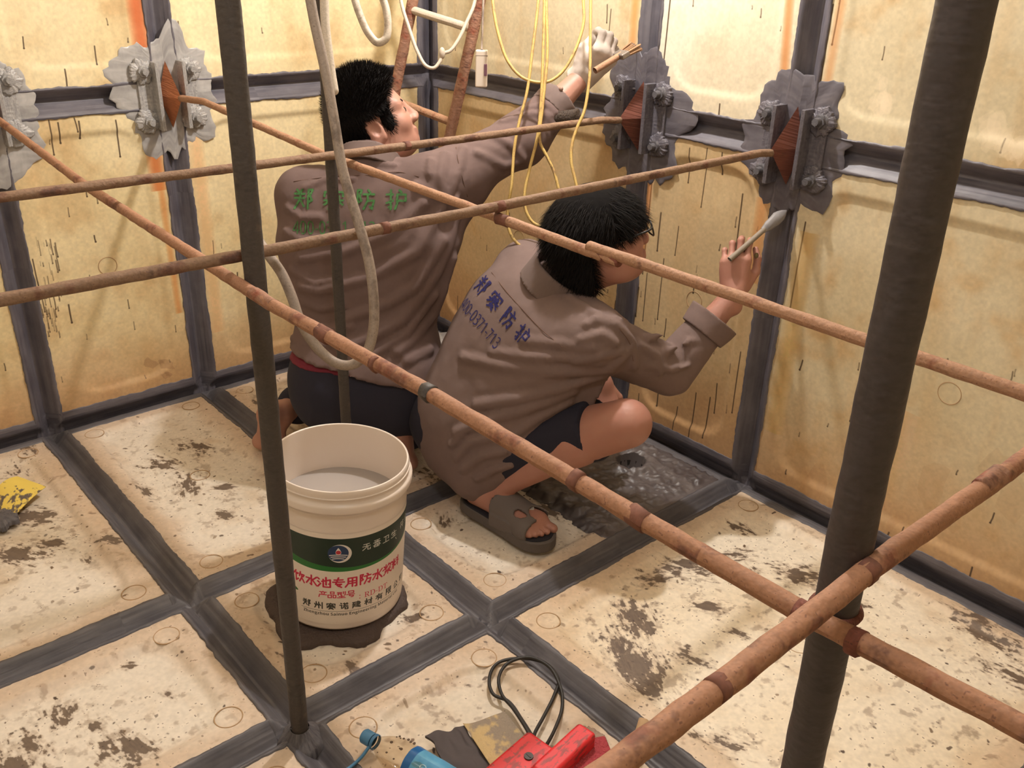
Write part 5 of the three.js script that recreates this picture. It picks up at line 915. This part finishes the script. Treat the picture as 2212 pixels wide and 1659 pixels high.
    const ex = (dep, sc) => { const g = new THREE.ExtrudeGeometry(sh, { depth: dep, bevelEnabled: true, bevelThickness: .004, bevelSize: .004, bevelSegments: 3, steps: 1 }); g.translate(0, -L / 2, 0); g.scale(sc, sc, 1); g.translate(0, L / 2, 0); return basis(g, sdv, d, V(0, 1, 0).multiplyScalar(V().crossVectors(sdv, d).y > 0 ? 1 : -1), h0.clone().setY(0)); };
    const up1 = V().crossVectors(sdv, d).y > 0; const sole = ex(.024, 1); sole.translate(0, up1 ? .006 : .03, 0); put('sole', sole, std(0x5c5450, .8));
    const bed = ex(.003, .94); bed.translate(0, up1 ? .031 : .034, 0); put('foot_bed', bed, std(0x1e1c24, .85), 'black foot bed');
    const F = foot(f.ankle, f.heel, f.ball, f.toe, f.side, S * .98), lo2 = .135, hi2 = .27;
    const strapF = (x, y, z) => {
      const t = (x - h0.x) * d.x + (z - h0.z) * d.z, w = (x - h0.x) * sdv.x + (z - h0.z) * sdv.z, fo = F.field(x, y, z);
      let q = Math.max(fo - .009, -(fo - .0025), lo2 + .02 - .5 * Math.abs(w) - t, t - hi2 + .25 * Math.max(0, w - .0), .02 - y);
      q = Math.min(q, Math.max(Math.abs(Math.abs(w) - .05) - .005, lo2 - t, t - .25, y - .062 + Math.max(0, t - .2) * .4, .02 - y));
      const hole = (tt, ww, a, b) => Math.hypot((t - tt) / a, (w - ww) / b) * Math.min(a, b) - Math.min(a, b); q = Math.max(q, -hole(.225, -.026, .02, .012)); q = Math.max(q, -hole(.255, .016, .026, .03)); return q;
    };
    put('strap', nets(strapF, ...bounds(F.all, .04), .0036), std(0x655c58, .75));
    if (!k) { const b = f.ball.clone().addScaledVector(d, -.03).add(V(0, .034, 0)).addScaledVector(sdv, .01); put('buckle', basis(boxGeo(.012, .004, .04, .002), V().crossVectors(V(0, 1, 0), V(.6, 0, -.8)), V(0, 1, 0), V(.6, 0, -.8), b), std(0xa8a29c, .35), 'pale plastic trim'); }
  }
  // black framed glasses
  const HF = W.HF, hs = 1.07, H = (x, y, z) => fromFrame(HF, J.head, x * hs, y * hs, z * hs), gls = new THREE.Group(); gls.name = 'glasses'; root.add(gls);
  const putG = (n, g, m) => { g.translate(-root.position.x, -root.position.y, -root.position.z); const q = new THREE.Mesh(g, m); q.name = n; q.castShadow = q.receiveShadow = true; gls.add(q); };
  const fr = std(0x141012, .35);
  for (const sx of [-1, 1]) {
    const rim = Array.from({ length: 16 }, (_, i) => { const th = i / 16 * 6.283, c = Math.cos(th), q = Math.sin(th); return H(sx * (.034 + .027 * Math.sign(c) * Math.abs(c) ** .7), .002 + .019 * Math.sign(q) * Math.abs(q) ** .7, .113 - .25 * Math.abs(c * .027 + .0) * (c > 0 ? .5 : .0)); });
    putG('rim', new THREE.TubeGeometry(new THREE.CatmullRomCurve3(rim, true), 48, .0021, 8, true), fr);
    putG('temple', new THREE.TubeGeometry(new THREE.CatmullRomCurve3([H(sx * .062, .01, .108), H(sx * .079, .01, .098), H(sx * .084, .008, .04), H(sx * .086, .004, -.005), H(sx * .084, -.016, -.026)]), 40, .0027, 8), fr);
    const ln = new THREE.CircleGeometry(.023, 28); ln.scale(1.12, .8, 1); putG('lens', basis(ln, HF.x, HF.y, HF.z, H(sx * .034, .002, .1125)), phys(0xffffff, .03, { transmission: 1, thickness: 0, ior: 1.3 }));
  }
  putG('bridge', new THREE.TubeGeometry(new THREE.CatmullRomCurve3([H(-.009, .006, .113), H(0, .009, .116), H(.009, .006, .113)]), 12, .002, 8), fr);
  // brush in the right hand
  const bh = at(1606, 535, 2.4), bm = at(1655, 492, 2.41), be = at(1700, 455, 2.42), bd = be.clone().sub(bh).normalize(), bx = V().crossVectors(bd, BACK).normalize(), b3 = V().crossVectors(bd, bx);
  const br = thing('paint_brush', 'grey clogged brush in the squatting man\'s bare hand', 'brush', bh);
  part('handle', tube([bh.clone().addScaledVector(bd, -.05), bh.clone(), bm.clone().addScaledVector(bd, -.005)], .0072, 30, 12), std(0x8a7e70, .7), br);
  const hd2 = gridGeo(25, 9, (i, j) => { const th = i / 24 * 6.283, t = j / 8, l = lerp(-.012, .075, t), w2 = [.008, .011, .013, .0145, .0155, .016, .014, .009, .001][j] * (1 + .15 * noise(Math.cos(th) * 2, t * 5, Math.sin(th))); return [bm.clone().addScaledVector(bd, l).addScaledVector(bx, Math.cos(th) * w2).addScaledVector(b3, Math.sin(th) * w2 * .7), i / 24 * .1, l]; });
  part('bristles', hd2, std(0xffffff, .5, { map: coatTexture([112, 106, 106], [150, 146, 146]), bumpMap: bumpTex, bumpScale: .003 }), br, 'bristles stiff with grey coating');
  const gt = at(1634, 552, 2.42); part('butt', new THREE.SphereGeometry(.006, 12, 8).scale(1, 1.3, 1).translate(...gt.toArray()), std(0x6a5c3c, .8), br);
}

renderer.render(scene, camera);
